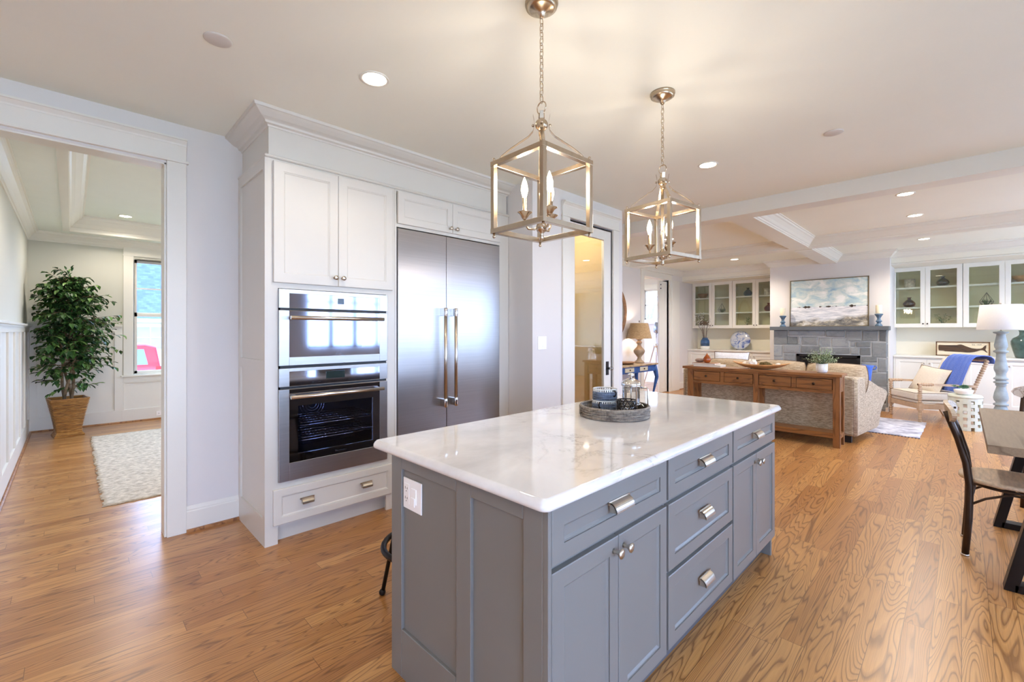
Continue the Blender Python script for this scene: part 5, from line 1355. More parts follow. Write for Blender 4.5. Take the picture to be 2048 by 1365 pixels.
# ================================================================== SOFA
sf = thing('sofa', 'oatmeal woven fabric sofa seen from behind, with rounded arms', 'sofa', (-1.93, 7.1, 0))
m = MB(); m.box(-2.98, -.905, 6.68, 6.90, .085, .785); obj('back_frame', m, SOFAF, sf, world=True, bev=.03, seg=3)
m = MB(); m.box(-2.80, -1.10, 6.90, 7.62, .085, .33); obj('base', m, SOFAF, sf, world=True, bev=.02)
def arm(xin, xout, nm='arm'):
    m = MB(); pr = [(6.70, .085), (6.70, .775), (6.80, .795), (6.98, .785), (7.18, .735), (7.40, .66), (7.62, .60), (7.70, .565), (7.72, .53), (7.69, .47), (7.60, .38), (7.53, .28), (7.52, .18), (7.50, .12), (7.42, .09)]
    s_ = 1 if xout > xin else -1; n = 9; vs = []; k = len(pr)
    c_ = (7.08, .42)
    for i in range(n):
        f = i/(n-1); x = xin+(xout-xin)*(.5-.5*cos(pi*f)); q = (1-abs(2*f-1)**3.2)*.07
        for y, z in pr:
            sy = 1+q*.5*(1 if y > 7.0 else .15); g = 1-.05*(abs(2*f-1)**4)
            vs.append((x+s_*.19*max(0, y-6.75)**1.1*(.80+.2*min(1, z/.55))*f, c_[0]+(y-c_[0])*g*sy, max(.085, c_[1]+(z-c_[1])*g)))
    m.add(vs, [(i*k+j, (i+1)*k+j, (i+1)*k+(j+1) % k, i*k+(j+1) % k) for i in range(n-1) for j in range(k)], True)
    m.f.append(tuple(range(k))); m.f.append(tuple(reversed(range((n-1)*k, n*k)))); m.sm += [False, False]
    return obj(nm, m, SOFAF, sf, world=True)
arm(-1.10, -.875); arm(-2.80, -3.02)
m = MB(); m.tube([(-.906, 6.672, .09), (-.906, 6.672, .77), (-.93, 6.675, .79), (-2.95, 6.675, .79), (-2.978, 6.675, .76), (-2.978, 6.675, .09)], .006, 6); obj('piping', m, SOFAF, sf, world=True)
for k, (a, b_) in enumerate(((-2.79, -2.24), (-2.23, -1.68), (-1.67, -1.11))):
    m = MB(); m.box(a, b_, 6.98, 7.66, .335, .48); obj('seat_cushion', m, SOFAF, sf, world=True, bev=.04, seg=3)
for a, b_ in ((-.99, 6.76), (-2.90, 6.76), (-1.12, 7.46), (-2.78, 7.46)):
    m = MB(); m.box(a-.05, a+.05, b_-.04, b_+.04, 0, .084); obj('foot', m, DARKF, sf, world=True)
def cushion(loc, w_, h_, t_, rz, tilt, label, mat=CUSHF, pipe=True, roll=0., grp=None, name='cushion', rd=0.):
    t = thing(name, label, 'cushion', loc, rz, grp); M = Matrix.Rotation(radians(tilt), 4, 'X') @ Matrix.Rotation(roll, 4, 'Y')
    m = MB(); m.pillow(w_, h_, t_, M, rd=rd); obj('cover', m, mat, t)
    if pipe:
        pts = []
        for i in range(40):
            u = 4*i/40; e = u % 1; sd = int(u); a, b_ = [(2*e-1, -1), (1, 2*e-1), (1-2*e, 1), (-1, 1-2*e)][sd]
            q = 1-.06*(abs(b_)**2)*(1-abs(a)**2); q2 = 1-.06*(abs(a)**2)*(1-abs(b_)**2)
            pts.append(M @ Vector((a*w_/2*q2*(1-rd*b_*b_)**.5, 0, b_*h_/2*q*(1-rd*a*a)**.5)))
        m = MB(); m.tube(pts, .005, 6, closed=True); obj('piping', m, PIPING, t)
    return t
cushion((-1.14, 7.0, .755), .70, .40, .24, .05, -10, 'tan back cushion at the right end of the sofa with dark piping', CUSHF, grp='tan cushions along the sofa back', rd=.26)
cushion((-1.79, 7.0, .755), .70, .42, .24, -.05, -10, 'tan back cushion of the sofa behind the white pot and wooden bowl', CUSHF, grp='tan cushions along the sofa back', rd=.26)
cushion((-2.44, 7.0, .755), .70, .40, .24, .04, -10, 'tan back cushion at the left end of the sofa behind the books', CUSHF, grp='tan cushions along the sofa back', rd=.26)
cushion((-2.50, 7.22, .83), .50, .42, .13, .1, -14, 'white patterned cushion showing above the stacked books', simple('white_patterned_fabric', S(226, 228, 232), .8, nscale=60, namt=.12), grp=None, name='cushion')

# blue bucket standing on the hearth side
bk = thing('blue_bucket', 'bright blue two-handled pot behind the sofa in front of the stone fireplace', 'pot', (-1.04, 8.58, .501))
m = MB(); m.lathe([(.065, .0), (.072, .01), (.085, .15), (.098, .27), (.112, .30), (.114, .315), (.106, .315), (.095, .28), (.08, .15), (.06, .02), (.0001, .02)], (0, 0, .02), 32); obj('pot_body', m, WBLUE, bk)
m = MB(); m.lathe([(.075, 0), (.078, .008), (.066, .019)], (0, 0, 0), 24); obj('stand', m, WBLUE, bk)
for s_ in (-1, 1):
    m = MB(); m.tube([(s_*.108, 0, .325), (s_*.135, 0, .33), (s_*.145, 0, .31), (s_*.135, 0, .285), (s_*.10, 0, .27)], .007, 8); obj('handle', m, WBLUE, bk)

cft = thing('coffee_table', 'wooden coffee table hidden behind the sofa, carrying the blue pot', 'table', (-1.7, 8.5, 0))
m = MB(); m.box(-2.45, -.97, 8.22, 8.85, .46, .50); obj('table_top', m, CONS, cft, world=True, bev=.004)
for a_, b_ in ((-2.40, 8.27), (-1.07, 8.27), (-2.40, 8.75), (-1.07, 8.75)):
    m = MB(); m.box(a_, a_+.05, b_, b_+.05, .012, .46); obj('leg', m, CONSV, cft, world=True)
# rag rug
def rug(name, pts, th, mat, label, fringe=None):
    m = MB(); m.prism(pts, .001, th, 'Z'); t = obj(name, m, mat, bev=.003); tag(t, label, 'rug'); return t
rugt = thing('rag_rug', 'grey and white woven rag rug under the spool armchair', 'rug', (-.9, 8.2, 0))
m = MB(); nx, ny = 40, 30; rr = random.Random(2)
P00, P10, P11, P01 = Vector((-2.3, 7.72)), Vector((-.375, 7.58)), Vector((-.36, 8.95)), Vector((-2.2, 9.1))
vs = []
for j in range(ny+1):
    for i in range(nx+1):
        p = P00.lerp(P10, i/nx).lerp(P01.lerp(P11, i/nx), j/ny); vs.append((p.x+(rr.uniform(-.008, .008) if i in (0, nx) else 0), p.y+(rr.uniform(-.006, .006) if j in (0, ny) else 0), .008+.003*sin(i*2.1)*sin(j*1.7)))
m.add(vs, [(j*(nx+1)+i, j*(nx+1)+i+1, (j+1)*(nx+1)+i+1, (j+1)*(nx+1)+i) for j in range(ny) for i in range(nx)], True)
k = len(m.v); loop = [i for i in range(nx+1)]+[j*(nx+1)+nx for j in range(1, ny+1)]+[ny*(nx+1)+i for i in range(nx-1, -1, -1)]+[j*(nx+1) for j in range(ny-1, 0, -1)]
for q in loop: v = m.v[q]; m.v.append((v[0], v[1], .001))
L_ = len(loop)
for i in range(L_): m.f.append((loop[i], k+i, k+(i+1) % L_, loop[(i+1) % L_])); m.sm.append(False)
obj('rug_field', m, RUGG, rugt, world=True)
m = MB()
for i in range(60):
    p = P00.lerp(P10, i/59); m.beam((p.x, p.y+.004, .006), (p.x, p.y-.018, .003), .014, .006)
obj('knotted_edge', m, simple('dark_rug_edge', S(92, 90, 104), .9), rugt, world=True)['kind'] = 'stuff'

# ================================================================== SPOOL ARMCHAIR
RZ = radians(-55.4); AC = (-.62, 9.207, 0)
ach = thing('armchair', 'natural wood spool armchair with cream linen seat and back cushions', 'armchair', AC, RZ)
def spool(mb, a, b_, r, bead=.034, n=14):
    a, b_ = Vector(a), Vector(b_); L = (b_-a).length; k = max(2, round(L/bead)); prof = []
    for i in range(k):
        for f, q in ((0, .58), (.25, .92), (.5, 1.0), (.75, .92)): prof.append((r*q, L*(i+f)/k))
    prof.append((r*.58, L)); t = MB(); t.lathe(prof, n=n); M = Matrix.Translation(a) @ (b_-a).to_track_quat('Z', 'Y').to_matrix().to_4x4(); t.xf(M)
    return mb.add(t.v, [f for f, s_ in zip(t.f, t.sm) if s_], True)
for s_ in (-1, 1):
    m = MB(); spool(m, (s_*.33, 0, .0), (s_*.33, 0, .18), .024); m.box(s_*.33-.028, s_*.33+.028, -.028, .028, .18, .29); spool(m, (s_*.33, 0, .29), (s_*.33, 0, .555), .026); obj('front_leg', m, SPOOL, ach)
    m = MB(); m.beam((s_*.31, .60, .27), (s_*.30, .74, 0), .04, .045); obj('rear_leg', m, SPOOL, ach, bev=.004)
    m = MB(); spool(m, (s_*.31, .60, .26), (s_*.31, .86, .93), .028, .036); obj('back_post', m, SPOOL, ach)
    m = MB(); spool(m, (s_*.33, -.03, .565), (s_*.33, .16, .565), .024); m.beam((s_*.33, .16, .565), (s_*.33, .70, .548), .05, .03); ar_ = obj('arm', m, SPOOL, ach)
m = MB(); m.box(-.30, .30, -.018, .018, .20, .275); m.box(-.335, -.305, .02, .62, .20, .275); m.box(.305, .335, .02, .62, .20, .275); m.box(-.30, .30, .60, .63, .20, .275); obj('seat_frame', m, SPOOL, ach, bev=.003)
m = MB(); spool(m, (-.31, .86, .93), (.31, .86, .93), .024); obj('crest_rail', m, SPOOL, ach)
m = MB(); m.box(-.298, .298, -.01, .60, .277, .315); obj('upholstered_deck', m, CREAM, ach, bev=.012)
m = MB(); m.box(-.30, .30, -.03, .60, .317, .435); sc_ = obj('seat_cushion', m, CREAM, ach, bev=.035, seg=4)
m = MB(); pt_ = [(-.29, -.032, .43), (.29, -.032, .43), (.298, .58, .43), (-.298, .58, .43)]
m.tube(pt_, .004, 5, closed=True); m.tube([(p[0], p[1], .322) for p in pt_], .004, 5, closed=True); sub('piping', m, PIPING, sc_)
m = MB(); m.pillow(.52, .55, .15, Matrix.Translation((-.05, .645, .70)) @ Matrix.Rotation(radians(-21), 4, 'X'), p=5); bc = obj('back_cushion', m, CREAM, ach)
# throw pillow and throw
Rm = Matrix.Rotation(RZ, 3, 'Z')
tl = Vector(AC)+Rm @ Vector((-.10, .40, .60))
cushion(tuple(tl), .50, .42, .16, RZ+.25, -24, 'cream throw pillow with dark piping leaning in the spool armchair', CREAM, roll=.12, name='throw_pillow')
tw_ = MB(); NU, NV = 68, 40
def throwf(u, v):
    x = -.12+.46*u; L = v*1.40
    # path over the back: front side down, over crest, behind
    K = [(.47, .46), (.49, .57), (.53, .71), (.59, .86), (.65, .95), (.71, .99), (.80, .998), (.88, .99), (.925, .95), (.93, .88)]
    t = v*(len(K)-1); i_ = min(len(K)-2, int(t)); t -= i_; t2 = t; y = K[i_][0]*(1-t2)+K[i_+1][0]*t2; z = K[i_][1]*(1-t2)+K[i_+1][1]*t2; off = 0
    rib = .006*sin(2*pi*u*26); w_ = .018*sin(u*9+v*3)*sin(pi*min(1, v*1.3))
    wide = 1+.10*sin(pi*min(1, L/.66))
    return (-.04+(x+.04)*wide, y+off+rib*(-1 if L < .73 else 1)+w_*.5, z+(rib if .62 < L < .84 else 0))
tw_.grid(throwf, NU*2, NV); k0 = len(tw_.v)
th = obj('throw_blanket', tw_, THROWM, fixn=False); th.location = AC; th.rotation_euler = (0, 0, RZ); tag(th, 'blue ribbed knit throw draped over the back of the spool armchair', 'blanket')
sm_ = th.modifiers.new('thick', 'SOLIDIFY'); sm_.thickness = .012; sm_.offset = 0

# ================================================================== GARDEN STOOL, SUCCULENT BOWL
gs = thing('garden_stool', 'pale ceramic garden stool with staggered square holes beside the armchair', 'stool', (.035, 8.80, 0))
m = MB(); R0 = .172; rows = 10; nseg = 7; zb_, zt_ = .0, .45
def seg(mb, a0, a1, z0, z1, r0=R0-.018, r1=R0):
    n = 3; vs = []
    for i in range(n+1):
        a = a0+(a1-a0)*i/n
        for r, z in ((r0, z0), (r1, z0), (r1, z1), (r0, z1)): vs.append((r*cos(a), r*sin(a), z))
    fs = [(i*4+j, i*4+(j+1) % 4, (i+1)*4+(j+1) % 4, (i+1)*4+j) for i in range(n) for j in range(4)]+[(0, 3, 2, 1), (n*4, n*4+1, n*4+2, n*4+3)]
    mb.add(vs, fs)
dz = .45/rows
for r_ in range(rows):
    for k in range(nseg):
        a0 = 2*pi*(k+(.5 if (r_//1) % 2 == 0 else 0))/nseg+.1
        hole = (r_ % 2 == 0)
        for rr_ in (0,):
            if 0 < r_ : pass
        w_ = .27 if r_ < rows-1 else 0
        if r_ % 2 == 0 and r_ < rows-1: seg(m, a0+2*pi/nseg*w_, a0+2*pi/nseg, r_*dz, (r_+1)*dz+.0005)
        elif r_ < rows-1: seg(m, a0+2*pi/nseg*w_, a0+2*pi/nseg, r_*dz, (r_+1)*dz+.0005)
        else: seg(m, a0, a0+2*pi/nseg, r_*dz, (r_+1)*dz)
obj('pierced_wall', m, CONCR, gs)
m = MB(); m.lathe([(R0+.004, .44), (R0+.006, .455), (R0-.01, .475), (R0-.03, .48), (.0001, .48)], n=48); obj('top_plate', m, CONCR, gs)
m = MB(); m.cyl((0, 0, .05), R0-.022, .35, 24); obj('inner_core', m, simple('shadowed_clay', S(150, 136, 104), .9), gs) if False else None
sb = thing('succulent_bowl', 'low white bowl of green succulents on the garden stool', 'plant', (.02, 8.74, .481))
m = MB(); m.lathe([(.06, 0), (.085, .012), (.10, .05), (.098, .07), (.09, .07), (.09, .05), (.0001, .04)], n=32); obj('bowl', m, WHITEG, sb)
m = MB(); rr = random.Random(9)
for k in range(15):
    a = rr.uniform(0, 6.28); q = rr.uniform(0, .10); c = Vector((q*cos(a), q*sin(a), .078+rr.uniform(0, .035)))
    for j in range(11):
        b2 = 2*pi*j/11*1.6; e = .25+.09*j; d = Vector((cos(b2)*cos(e), sin(b2)*cos(e), sin(e))); leafquad(m, c, d, .050-.0015*j, .024, fold=.3)
obj('foliage', m, SUCC, sb)

# ================================================================== FLOOR LAMP
flp = thing('floor_lamp', 'tall turned grey wooden floor lamp with a white drum shade', 'lamp', (.385, 9.18, 0))
m = MB()
pr = [(.15, 0), (.15, .03), (.12, .045), (.085, .06), (.085, .10), (.055, .13), (.075, .19), (.084, .25), (.070, .30), (.060, .315), (.086, .325), (.086, .345), (.056, .36), (.080, .40), (.085, .43), (.074, .50), (.052, .57), (.050, .59), (.062, .60), (.062, .61), (.060, .625), (.084, .635), (.084, .65), (.060, .665), (.058, .675), (.082, .685), (.084, .70), (.064, .715), (.056, .735), (.058, .77), (.076, .81), (.080, .84), (.070, .90), (.055, .98), (.052, 1.04), (.062, 1.055), (.084, 1.063), (.084, 1.08), (.060, 1.092), (.056, 1.10), (.072, 1.13), (.077, 1.16), (.066, 1.22), (.052, 1.29), (.050, 1.315), (.085, 1.33), (.088, 1.345), (.04, 1.35), (.012, 1.36)]
m.lathe([(r*.88, z) for r, z in pr], n=40); obj('turned_column', m, GWASH, flp)
m = MB(); m.lathe([(.240, 1.375), (.206, 1.722), (.203, 1.722), (.237, 1.375)], n=48, cap=False); obj('lamp_shade', m, SHADEW, flp)
m = MB(); m.cyl((0, 0, 1.355), .006, .37, 8); m.ball((0, 0, 1.735), .014, 12, 8)
for k in range(3): a = 2*pi*k/3; m.tube([(0, 0, 1.70), (.204*cos(a), .204*sin(a), 1.715)], .002, 5)
obj('harp', m, NICKEL, flp)

# ================================================================== BLUE WRITING TABLE AND LAMP, MIRROR, TRIPOD
wt = thing('writing_table', 'small blue painted writing table with cabriole legs and wooden top', 'table', (-4.33, 7.1, 0))
WBP = simple('distressed_blue_paint', S(48, 92, 158), .5, nscale=14, namt=.25)
m = MB(); m.box(-4.585, -4.10, 6.10, 8.02, .715, .742); obj('table_top', m, BURLTOP, wt, world=True, bev=.004)
m = MB(); m.box(-4.57, -4.125, 6.14, 7.98, .60, .715); obj('apron', m, WBP, wt, world=True)
for q0, q1 in ((6.30, 6.60), (6.85, 7.15), (7.36, 7.64)):
    m = MB(); m.box(-4.126, -4.115, q0, q1, .625, .70); d = obj('drawer', m, simple('pale_drawer_paint', S(206, 200, 176), .5), wt, world=True)
    m = MB(); m.lathe([(.008, 0), (.016, .012), (.006, .02)], (-4.115, (q0+q1)/2, .662), 12, 'X'); sub('knob', m, BRONZE, d)
for qx, qy in ((-4.15, 7.95), (-4.515, 7.95), (-4.15, 6.17), (-4.515, 6.17)):
    sx_ = 1 if qx > -4.3 else -1; sy_ = 1 if qy > 7 else -1; m = MB()
    m.tube([(qx, qy, .70), (qx+.02*sx_, qy+.02*sy_, .58), (qx+.035*sx_, qy+.035*sy_, .48), (qx+.01*sx_, qy+.01*sy_, .32), (qx-.015*sx_, qy-.015*sy_, .16), (qx-.01*sx_, qy-.01*sy_, .05), (qx+.025*sx_, qy+.025*sy_, .012)], [.045, .042, .034, .024, .017, .015, .02], 12)
    if qy < 7 or True: obj('leg', m, WBP if sx_ > 0 else WBP, wt, world=True)
dl = thing('table_lamp', 'turned weathered wood lamp with burlap shade on the blue writing table', 'lamp', (-4.36, 7.76, .743))
m = MB(); m.lathe([(.095, 0), (.095, .02), (.085, .03), (.05, .055), (.035, .09), (.034, .115), (.05, .125), (.05, .135), (.075, .16), (.10, .20), (.108, .235), (.085, .27), (.05, .305), (.034, .34), (.036, .36), (.055, .385), (.05, .405), (.034, .42), (.03, .44), (.062, .455), (.066, .465), (.03, .472), (.012, .48)], n=36); obj('turned_base', m, LAMPW, dl)
m = MB(); m.lathe([(.235, .47), (.165, .765), (.162, .765), (.232, .47)], n=44, cap=False); obj('lamp_shade', m, BURLAP, dl)
m = MB(); m.cyl((0, 0, .475), .004, .32, 8); m.ball((0, 0, .80), .012, 10, 6); obj('harp', m, BRONZE, dl)
lamp_point('table_lamp_light', (-4.36, 7.76, 1.36), 7, LAMP_WARM, .04)
wtr = thing('wooden_tray', 'shallow brown wooden tray on the blue writing table beside the lamp', 'tray', (-4.33, 7.25, .743))
m = MB(); m.lathe([(.06, 0), (.14, .012), (.19, .04), (.186, .045), (.13, .02), (.0001, .014)], n=36, sx=.8); obj('tray_body', m, OLDW, wtr)
mr = thing('round_mirror', 'round wood framed mirror partly hidden behind the pantry wall corner', 'mirror', (FX+.02, 7.07, 1.72))
m = MB(); m.lathe([(.50, 0), (.56, .0), (.575, .012), (.56, .03), (.50, .022), (.49, .0)], (0, 0, 0), 56, 'X', cap=False); obj('wood_frame', m, OLDW, mr)
m = MB(); m.cyl((.004, 0, 0), .50, .004, 56, 'X'); obj('mirror_glass', m, simple('mirror_silver', S(235, 238, 238), .02, 1.0), mr)
tp = thing('tripod_lamp', 'wooden tripod lamp with a metal head in the sunlit nook', 'lamp', (-5.32, 10.3, 0))
for k in range(3):
    a = radians(200+120*k); m = MB(); m.beam((.04*cos(a), .04*sin(a), 1.0), (.30*cos(a), .30*sin(a), .02), .035, .022); l_ = obj('leg', m, SPOOL, tp, bev=.003)
    m = MB(); m.cyl((.30*cos(a), .30*sin(a), 0), .013, .05, 10); sub('foot', m, BLACKM, l_)
m = MB(); m.cyl((0, 0, .95), .05, .09, 16); m.cyl((0, 0, .35), .012, .95, 12); obj('centre_post', m, CHROME, tp)
m = MB(); m.lathe([(.03, 0), (.07, .02), (.085, .10), (.09, .26), (.082, .26), (.06, .06), (.0001, .03)], (0, 0, 0), 24); m.xf(Matrix.Translation((0, 0, 1.30)) @ Matrix.Rotation(radians(14), 4, 'Y')); obj('lamp_head', m, simple('steel_head', S(150, 160, 178), .25, .9), tp)

# ================================================================== DINING TABLE AND CHAIRS
dt = thing('dining_table', 'rustic oak plank dining table on black metal trapezoid legs', 'table', (.62, 4.23, 0))
x0, x1, y0, y1, zt, th_ = .095, 1.12, 3.43, 5.02, .76, .045
for k in range(4):
    w_ = (x1-x0)/4; m = MB(); m.box(x0+k*w_+.001, x0+(k+1)*w_-.001, y0, y1, zt-th_, zt); obj('table_plank', m, DTAB, dt, world=True, bev=.002)
for yy in (3.52, 4.60):
    m = MB(); w2 = .07; a, b_ = .155, 1.06; c_, d_ = .30, .915
    m.beam((a+.02, yy, .02), (c_+.02, yy, zt-th_), w2, .04, (0, 1, 0)) if False else None
    for p, q in (((a, 0), (c_, zt-th_)), ((b_, 0), (d_, zt-th_))):
        s_ = 1 if q[0] > p[0] else -1
        m.prism([(p[0], 0), (p[0]+s_*.05, 0), (q[0]+s_*.05, zt-th_), (q[0], zt-th_)][::s_], yy-.04, yy+.04, 'Y')
    m.box(a+.04, b_-.04, yy-.04, yy+.04, 0, .04); m.box(c_+.02, d_-.02, yy-.04, yy+.04, zt-th_-.03, zt-th_)
    obj('metal_leg', m, TABM, dt, world=True, bev=.002)

def dchair(loc, rz, label):
    """origin between the rear feet; faces local +Y"""
    t = thing('dining_chair', label, 'chair', loc, rz, 'oak and bronze metal dining chairs')
    m = MB()   # oval seat
    def seat(u, v):
        a = 2*pi*u; ex = .8; cx_ = abs(cos(a))**ex*(1 if cos(a) > 0 else -1); sy_ = abs(sin(a))**ex*(1 if sin(a) > 0 else -1)
        pf = [(0, .445), (.94, .445), (1, .452), (1, .462), (.97, .470), (.85, .468), (.4, .460), (0.0, .458)][min(7, int(round(v*7)))]
        return (.215*cx_*pf[0], .20+.235*sy_*pf[0], pf[1])
    m.grid(seat, 48, 8, closed_u=True); st = obj('seat', m, SEATW, t)
    m = MB()
    def path(s_): return [(s_*.175, -.005, .0), (s_*.172, .01, .22), (s_*.168, .015, .42), (s_*.165, .0, .56), (s_*.160, -.035, .70), (s_*.150, -.075, .82), (s_*.145, -.088, .86)]
    for s_ in (-1, 1):
        m = MB(); m.tube(path(s_), [.017, .018, .019, .019, .018, .017, .016], 12); rl = obj('rear_leg', m, BRONZE, t)
        m = MB(); m.cyl((s_*.175, -.005, 0), .019, .012, 12); sub('foot_cap', m, NICKEL, rl)
        m = MB(); m.tube([(s_*.165, .37, .44), (s_*.18, .40, .22), (s_*.19, .42, 0)], .014, 10); obj('front_leg', m, BRONZE, t)
    m = MB(); m.ring((0, .20, .425), .17, .009, 32, 6, sy=1.1); obj('seat_ring', m, BRONZE, t)
    m = MB()
    for s_ in (-1, 1): m.tube([(s_*.173, .0, .30), (s_*.16, .08, .36), (s_*.15, .18, .405), (s_*.155, .30, .40), (s_*.18, .395, .28)], .007, 8)
    for yy, zz in ((.0, .30), (.395, .28)): m.tube([(-.173, yy, zz), (-.10, yy+(.03 if yy < .2 else -.03), .37), (0, yy+(.04 if yy < .2 else -.04), .40), (.10, yy+(.03 if yy < .2 else -.03), .37), (.173, yy, zz)], .007, 8)
    obj('curved_brace', m, BRONZE, t)
    m = MB()   # curved oval backrest
    n, k = 26, 7
    def bk_(u, v, off):
        x = -.225+.45*u; e = (1-abs(2*u-1)**2.6)**.5; z = .845+.062*e*(2*v-1); y = -.098+off+.75*x*x+.10*(-(z-.845))
        return (x, y, z)
    vs = [bk_(i/n, j/k, 0) for i in range(n+1) for j in range(k+1)]+[bk_(i/n, j/k, .022) for i in range(n+1) for j in range(k+1)]
    q = (n+1)*(k+1); fs = []
    for i in range(n):
        for j in range(k): a = i*(k+1)+j; fs.append((a, a+1, a+k+2, a+k+1)); fs.append((q+a, q+a+k+1, q+a+k+2, q+a+1))
        a = i*(k+1); fs.append((a, a+k+1, q+a+k+1, q+a)); a = i*(k+1)+k; fs.append((a, q+a, q+a+k+1, a+k+1))
    m.add(vs, fs); br_ = obj('backrest', m, CHW, t)
    for s_ in (-1, 1):
        m = MB(); m.cyl((s_*.147, -.057, .85), .007, .012, 12, 'Y'); sub('bolt', m, BRONZE, br_)
    return t
ch1 = dchair((.02, 4.02, 0), radians(-90), 'oak and bronze metal dining chair drawn up to the long left side of the table')
dup(ch1, (.52, 5.62, 0), radians(180), 'oak and bronze dining chair at the far end of the table by the floor lamp')

# ================================================================== FICUS, JUTE RUG
fi = thing('potted_ficus', 'tall leafy ficus tree in a square tapered rattan planter', 'plant', (-8.20, -.03, 0), radians(8))
m = MB(); prf = [(.138, 0), (.142, .012), (.118, .05), (.114, .09), (.132, .24), (.158, .40), (.178, .482), (.184, .49), (.168, .49), (.15, .40), (.10, .12), (.10, .03)]
vs = [(sx_*r, sy_*r, z) for r, z in prf for sx_, sy_ in ((-1, -1), (1, -1), (1, 1), (-1, 1))]
m.add(vs, [(i*4+j, i*4+(j+1) % 4, (i+1)*4+(j+1) % 4, (i+1)*4+j) for i in range(len(prf)-1) for j in range(4)]+[(3, 2, 1, 0), tuple((len(prf)-1)*4+j for j in range(4))])
pb = obj('planter', m, BASK, fi)
m = MB()
for k in range(22):
    z = .07+k*.0195; r = .114+(.178-.114)*min(1, max(0, (z-.09)/.39))**1.15+.002
    m.tube([(-r, -r, z), (r, -r, z), (r, r, z), (-r, r, z)], .0065, 6, closed=True)
sub('woven_courses', m, BASK, pb)
m = MB(); m.box(-.145, .145, -.145, .145, .41, .44); obj('soil', m, SOIL, fi)
rr = random.Random(21); twm = []
for k in range(4):
    a = radians(90*k+20); m = MB(); pts = []
    for i in range(8):
        f = i/7; pts.append((.05*cos(a+f*5)*(1+.4*f)+.02*cos(a), .05*sin(a+f*5)*(1+.4*f), .42+f*(1.25 if k % 2 else 1.45)))
    m.tube(pts, [.017-.0012*i for i in range(8)], 8); obj('stem', m, TRUNK, fi)
m = MB(); mt_ = MB(); Ri = Matrix.Rotation(radians(8), 3, 'Z')
def okp(p):
    w_ = Ri @ p; return (w_.x-8.20) > -8.69 and (w_.y-.03) > -.375
nb = 0
while nb < 330:
    zc = .60+1.46*rr.random()**.8; f = (zc-.5)/1.62
    rad = .14+.37*sin(pi*min(1, .05+f*.88))**.75 if f < .8 else .34*(1.06-f)/.26+.05
    a = rr.uniform(0, 6.28); q = rad*rr.uniform(.35, 1.08); s0 = Vector((rr.uniform(-.05, .05), rr.uniform(-.05, .05), zc-rr.uniform(.02, .16)))
    tip = Vector((q*cos(a), q*sin(a), zc+rr.uniform(-.16, .10)))
    if not okp(tip) or (zc < .95 and rr.random() > .4): continue
    nb += 1
    mt_.tube([s0, s0.lerp(tip, .5)+Vector((0, 0, .04)), tip], [.004, .003, .0015], 5)
    for j in range(10):
        p = s0.lerp(tip, .30+.72*j/9)+Vector((0, 0, .03*sin(pi*(.3+.7*j/9)))); aa = a+rr.uniform(-1.7, 1.7)
        d = Vector((cos(aa), sin(aa), rr.uniform(-1.1, .2))); L = rr.uniform(.07, .112)
        if okp(p+d*L): leafquad(m, p, d, L, L*.5, fold=.18)
for j in range(14):
    p = Vector((rr.uniform(-.05, .05), rr.uniform(-.05, .05), 1.98+j*.014)); aa = rr.uniform(0, 6.28); leafquad(m, p, (cos(aa)*.5, sin(aa)*.5, 1), .07, .03)
obj('twigs', mt_, TRUNK, fi); obj('foliage', m, FICUS, fi, fixn=False)
jr = thing('jute_rug', 'braided cream jute rug on the dining room floor', 'rug', (-6.2, 1.3, 0))
m = MB(); nx, ny = 130, 60; rr = random.Random(5); vs = []
for j in range(ny+1):
    for i in range(nx+1):
        x = -7.80+3.15*i/nx; y = .175+2.1*j/ny
        if j in (0, ny): y += rr.uniform(-.014, .014)
        if i in (0, nx): x += rr.uniform(-.010, .010)
        vs.append((x, y, .010+.0015*sin(i*2.4+(j % 2)*pi)*cos(j*1.3)))
m.add(vs, [(j*(nx+1)+i, j*(nx+1)+i+1, (j+1)*(nx+1)+i+1, (j+1)*(nx+1)+i) for j in range(ny) for i in range(nx)], True)
loop = [i for i in range(nx+1)]+[j*(nx+1)+nx for j in range(1, ny+1)]+[ny*(nx+1)+i for i in range(nx-1, -1, -1)]+[j*(nx+1) for j in range(ny-1, 0, -1)]
k = len(m.v)
for q in loop: v = m.v[q]; m.v.append((v[0], v[1], .001))
for i in range(len(loop)): m.f.append((loop[i], k+i, k+(i+1) % len(loop), loop[(i+1) % len(loop)])); m.sm.append(False)
obj('rug_field', m, JUTE, jr, world=True)

# ================================================================== OUTSIDE
GZ = -.8
m = MB(); m.box(-70, -8.95, -40, 50, GZ-.2, GZ); struct('ground_lawn', m, GRASS)
m = MB(); m.box(-21.5, -13.5, -40, 50, GZ, GZ+.02); struct('street', m, ASPH)
m = MB(); m.box(3.2, 60, -30, 50, GZ-.2, GZ); struct('ground_yard', m, GRASS)
m = MB(); m.box(3.16, 14, -8, 16, -.3, -.12); struct('ground_bounce_slab', m, simple('pale_bounce_slab', S(228, 228, 224), .8, nscale=3, namt=.03))  # added pale slab, out of view, bounces skylight up to the ceiling
m = MB(); m.box(-8.8, 3.2, 11.3, 50, GZ-.2, GZ); struct('ground_side', m, GRASS)
hs = thing('neighbour_house', 'white sided house with a blue grey shingle roof outside the dining window', 'house', (-33, 3, GZ))
m = MB(); m.box(-38, -30, -7, 13, GZ, 2.0); obj('walls', m, SIDING, hs, world=True)
m = MB(); m.prism([(-29.5, 1.95), (-38.5, 1.95), (-34, 6.2)], -7.5, 13.5, 'Y'); obj('roof', m, SHING, hs, world=True)
m = MB(); m.box(-29.9, -29.45, -7.5, 13.5, 1.80, 1.98); obj('gutter', m, WHITE, hs, world=True)
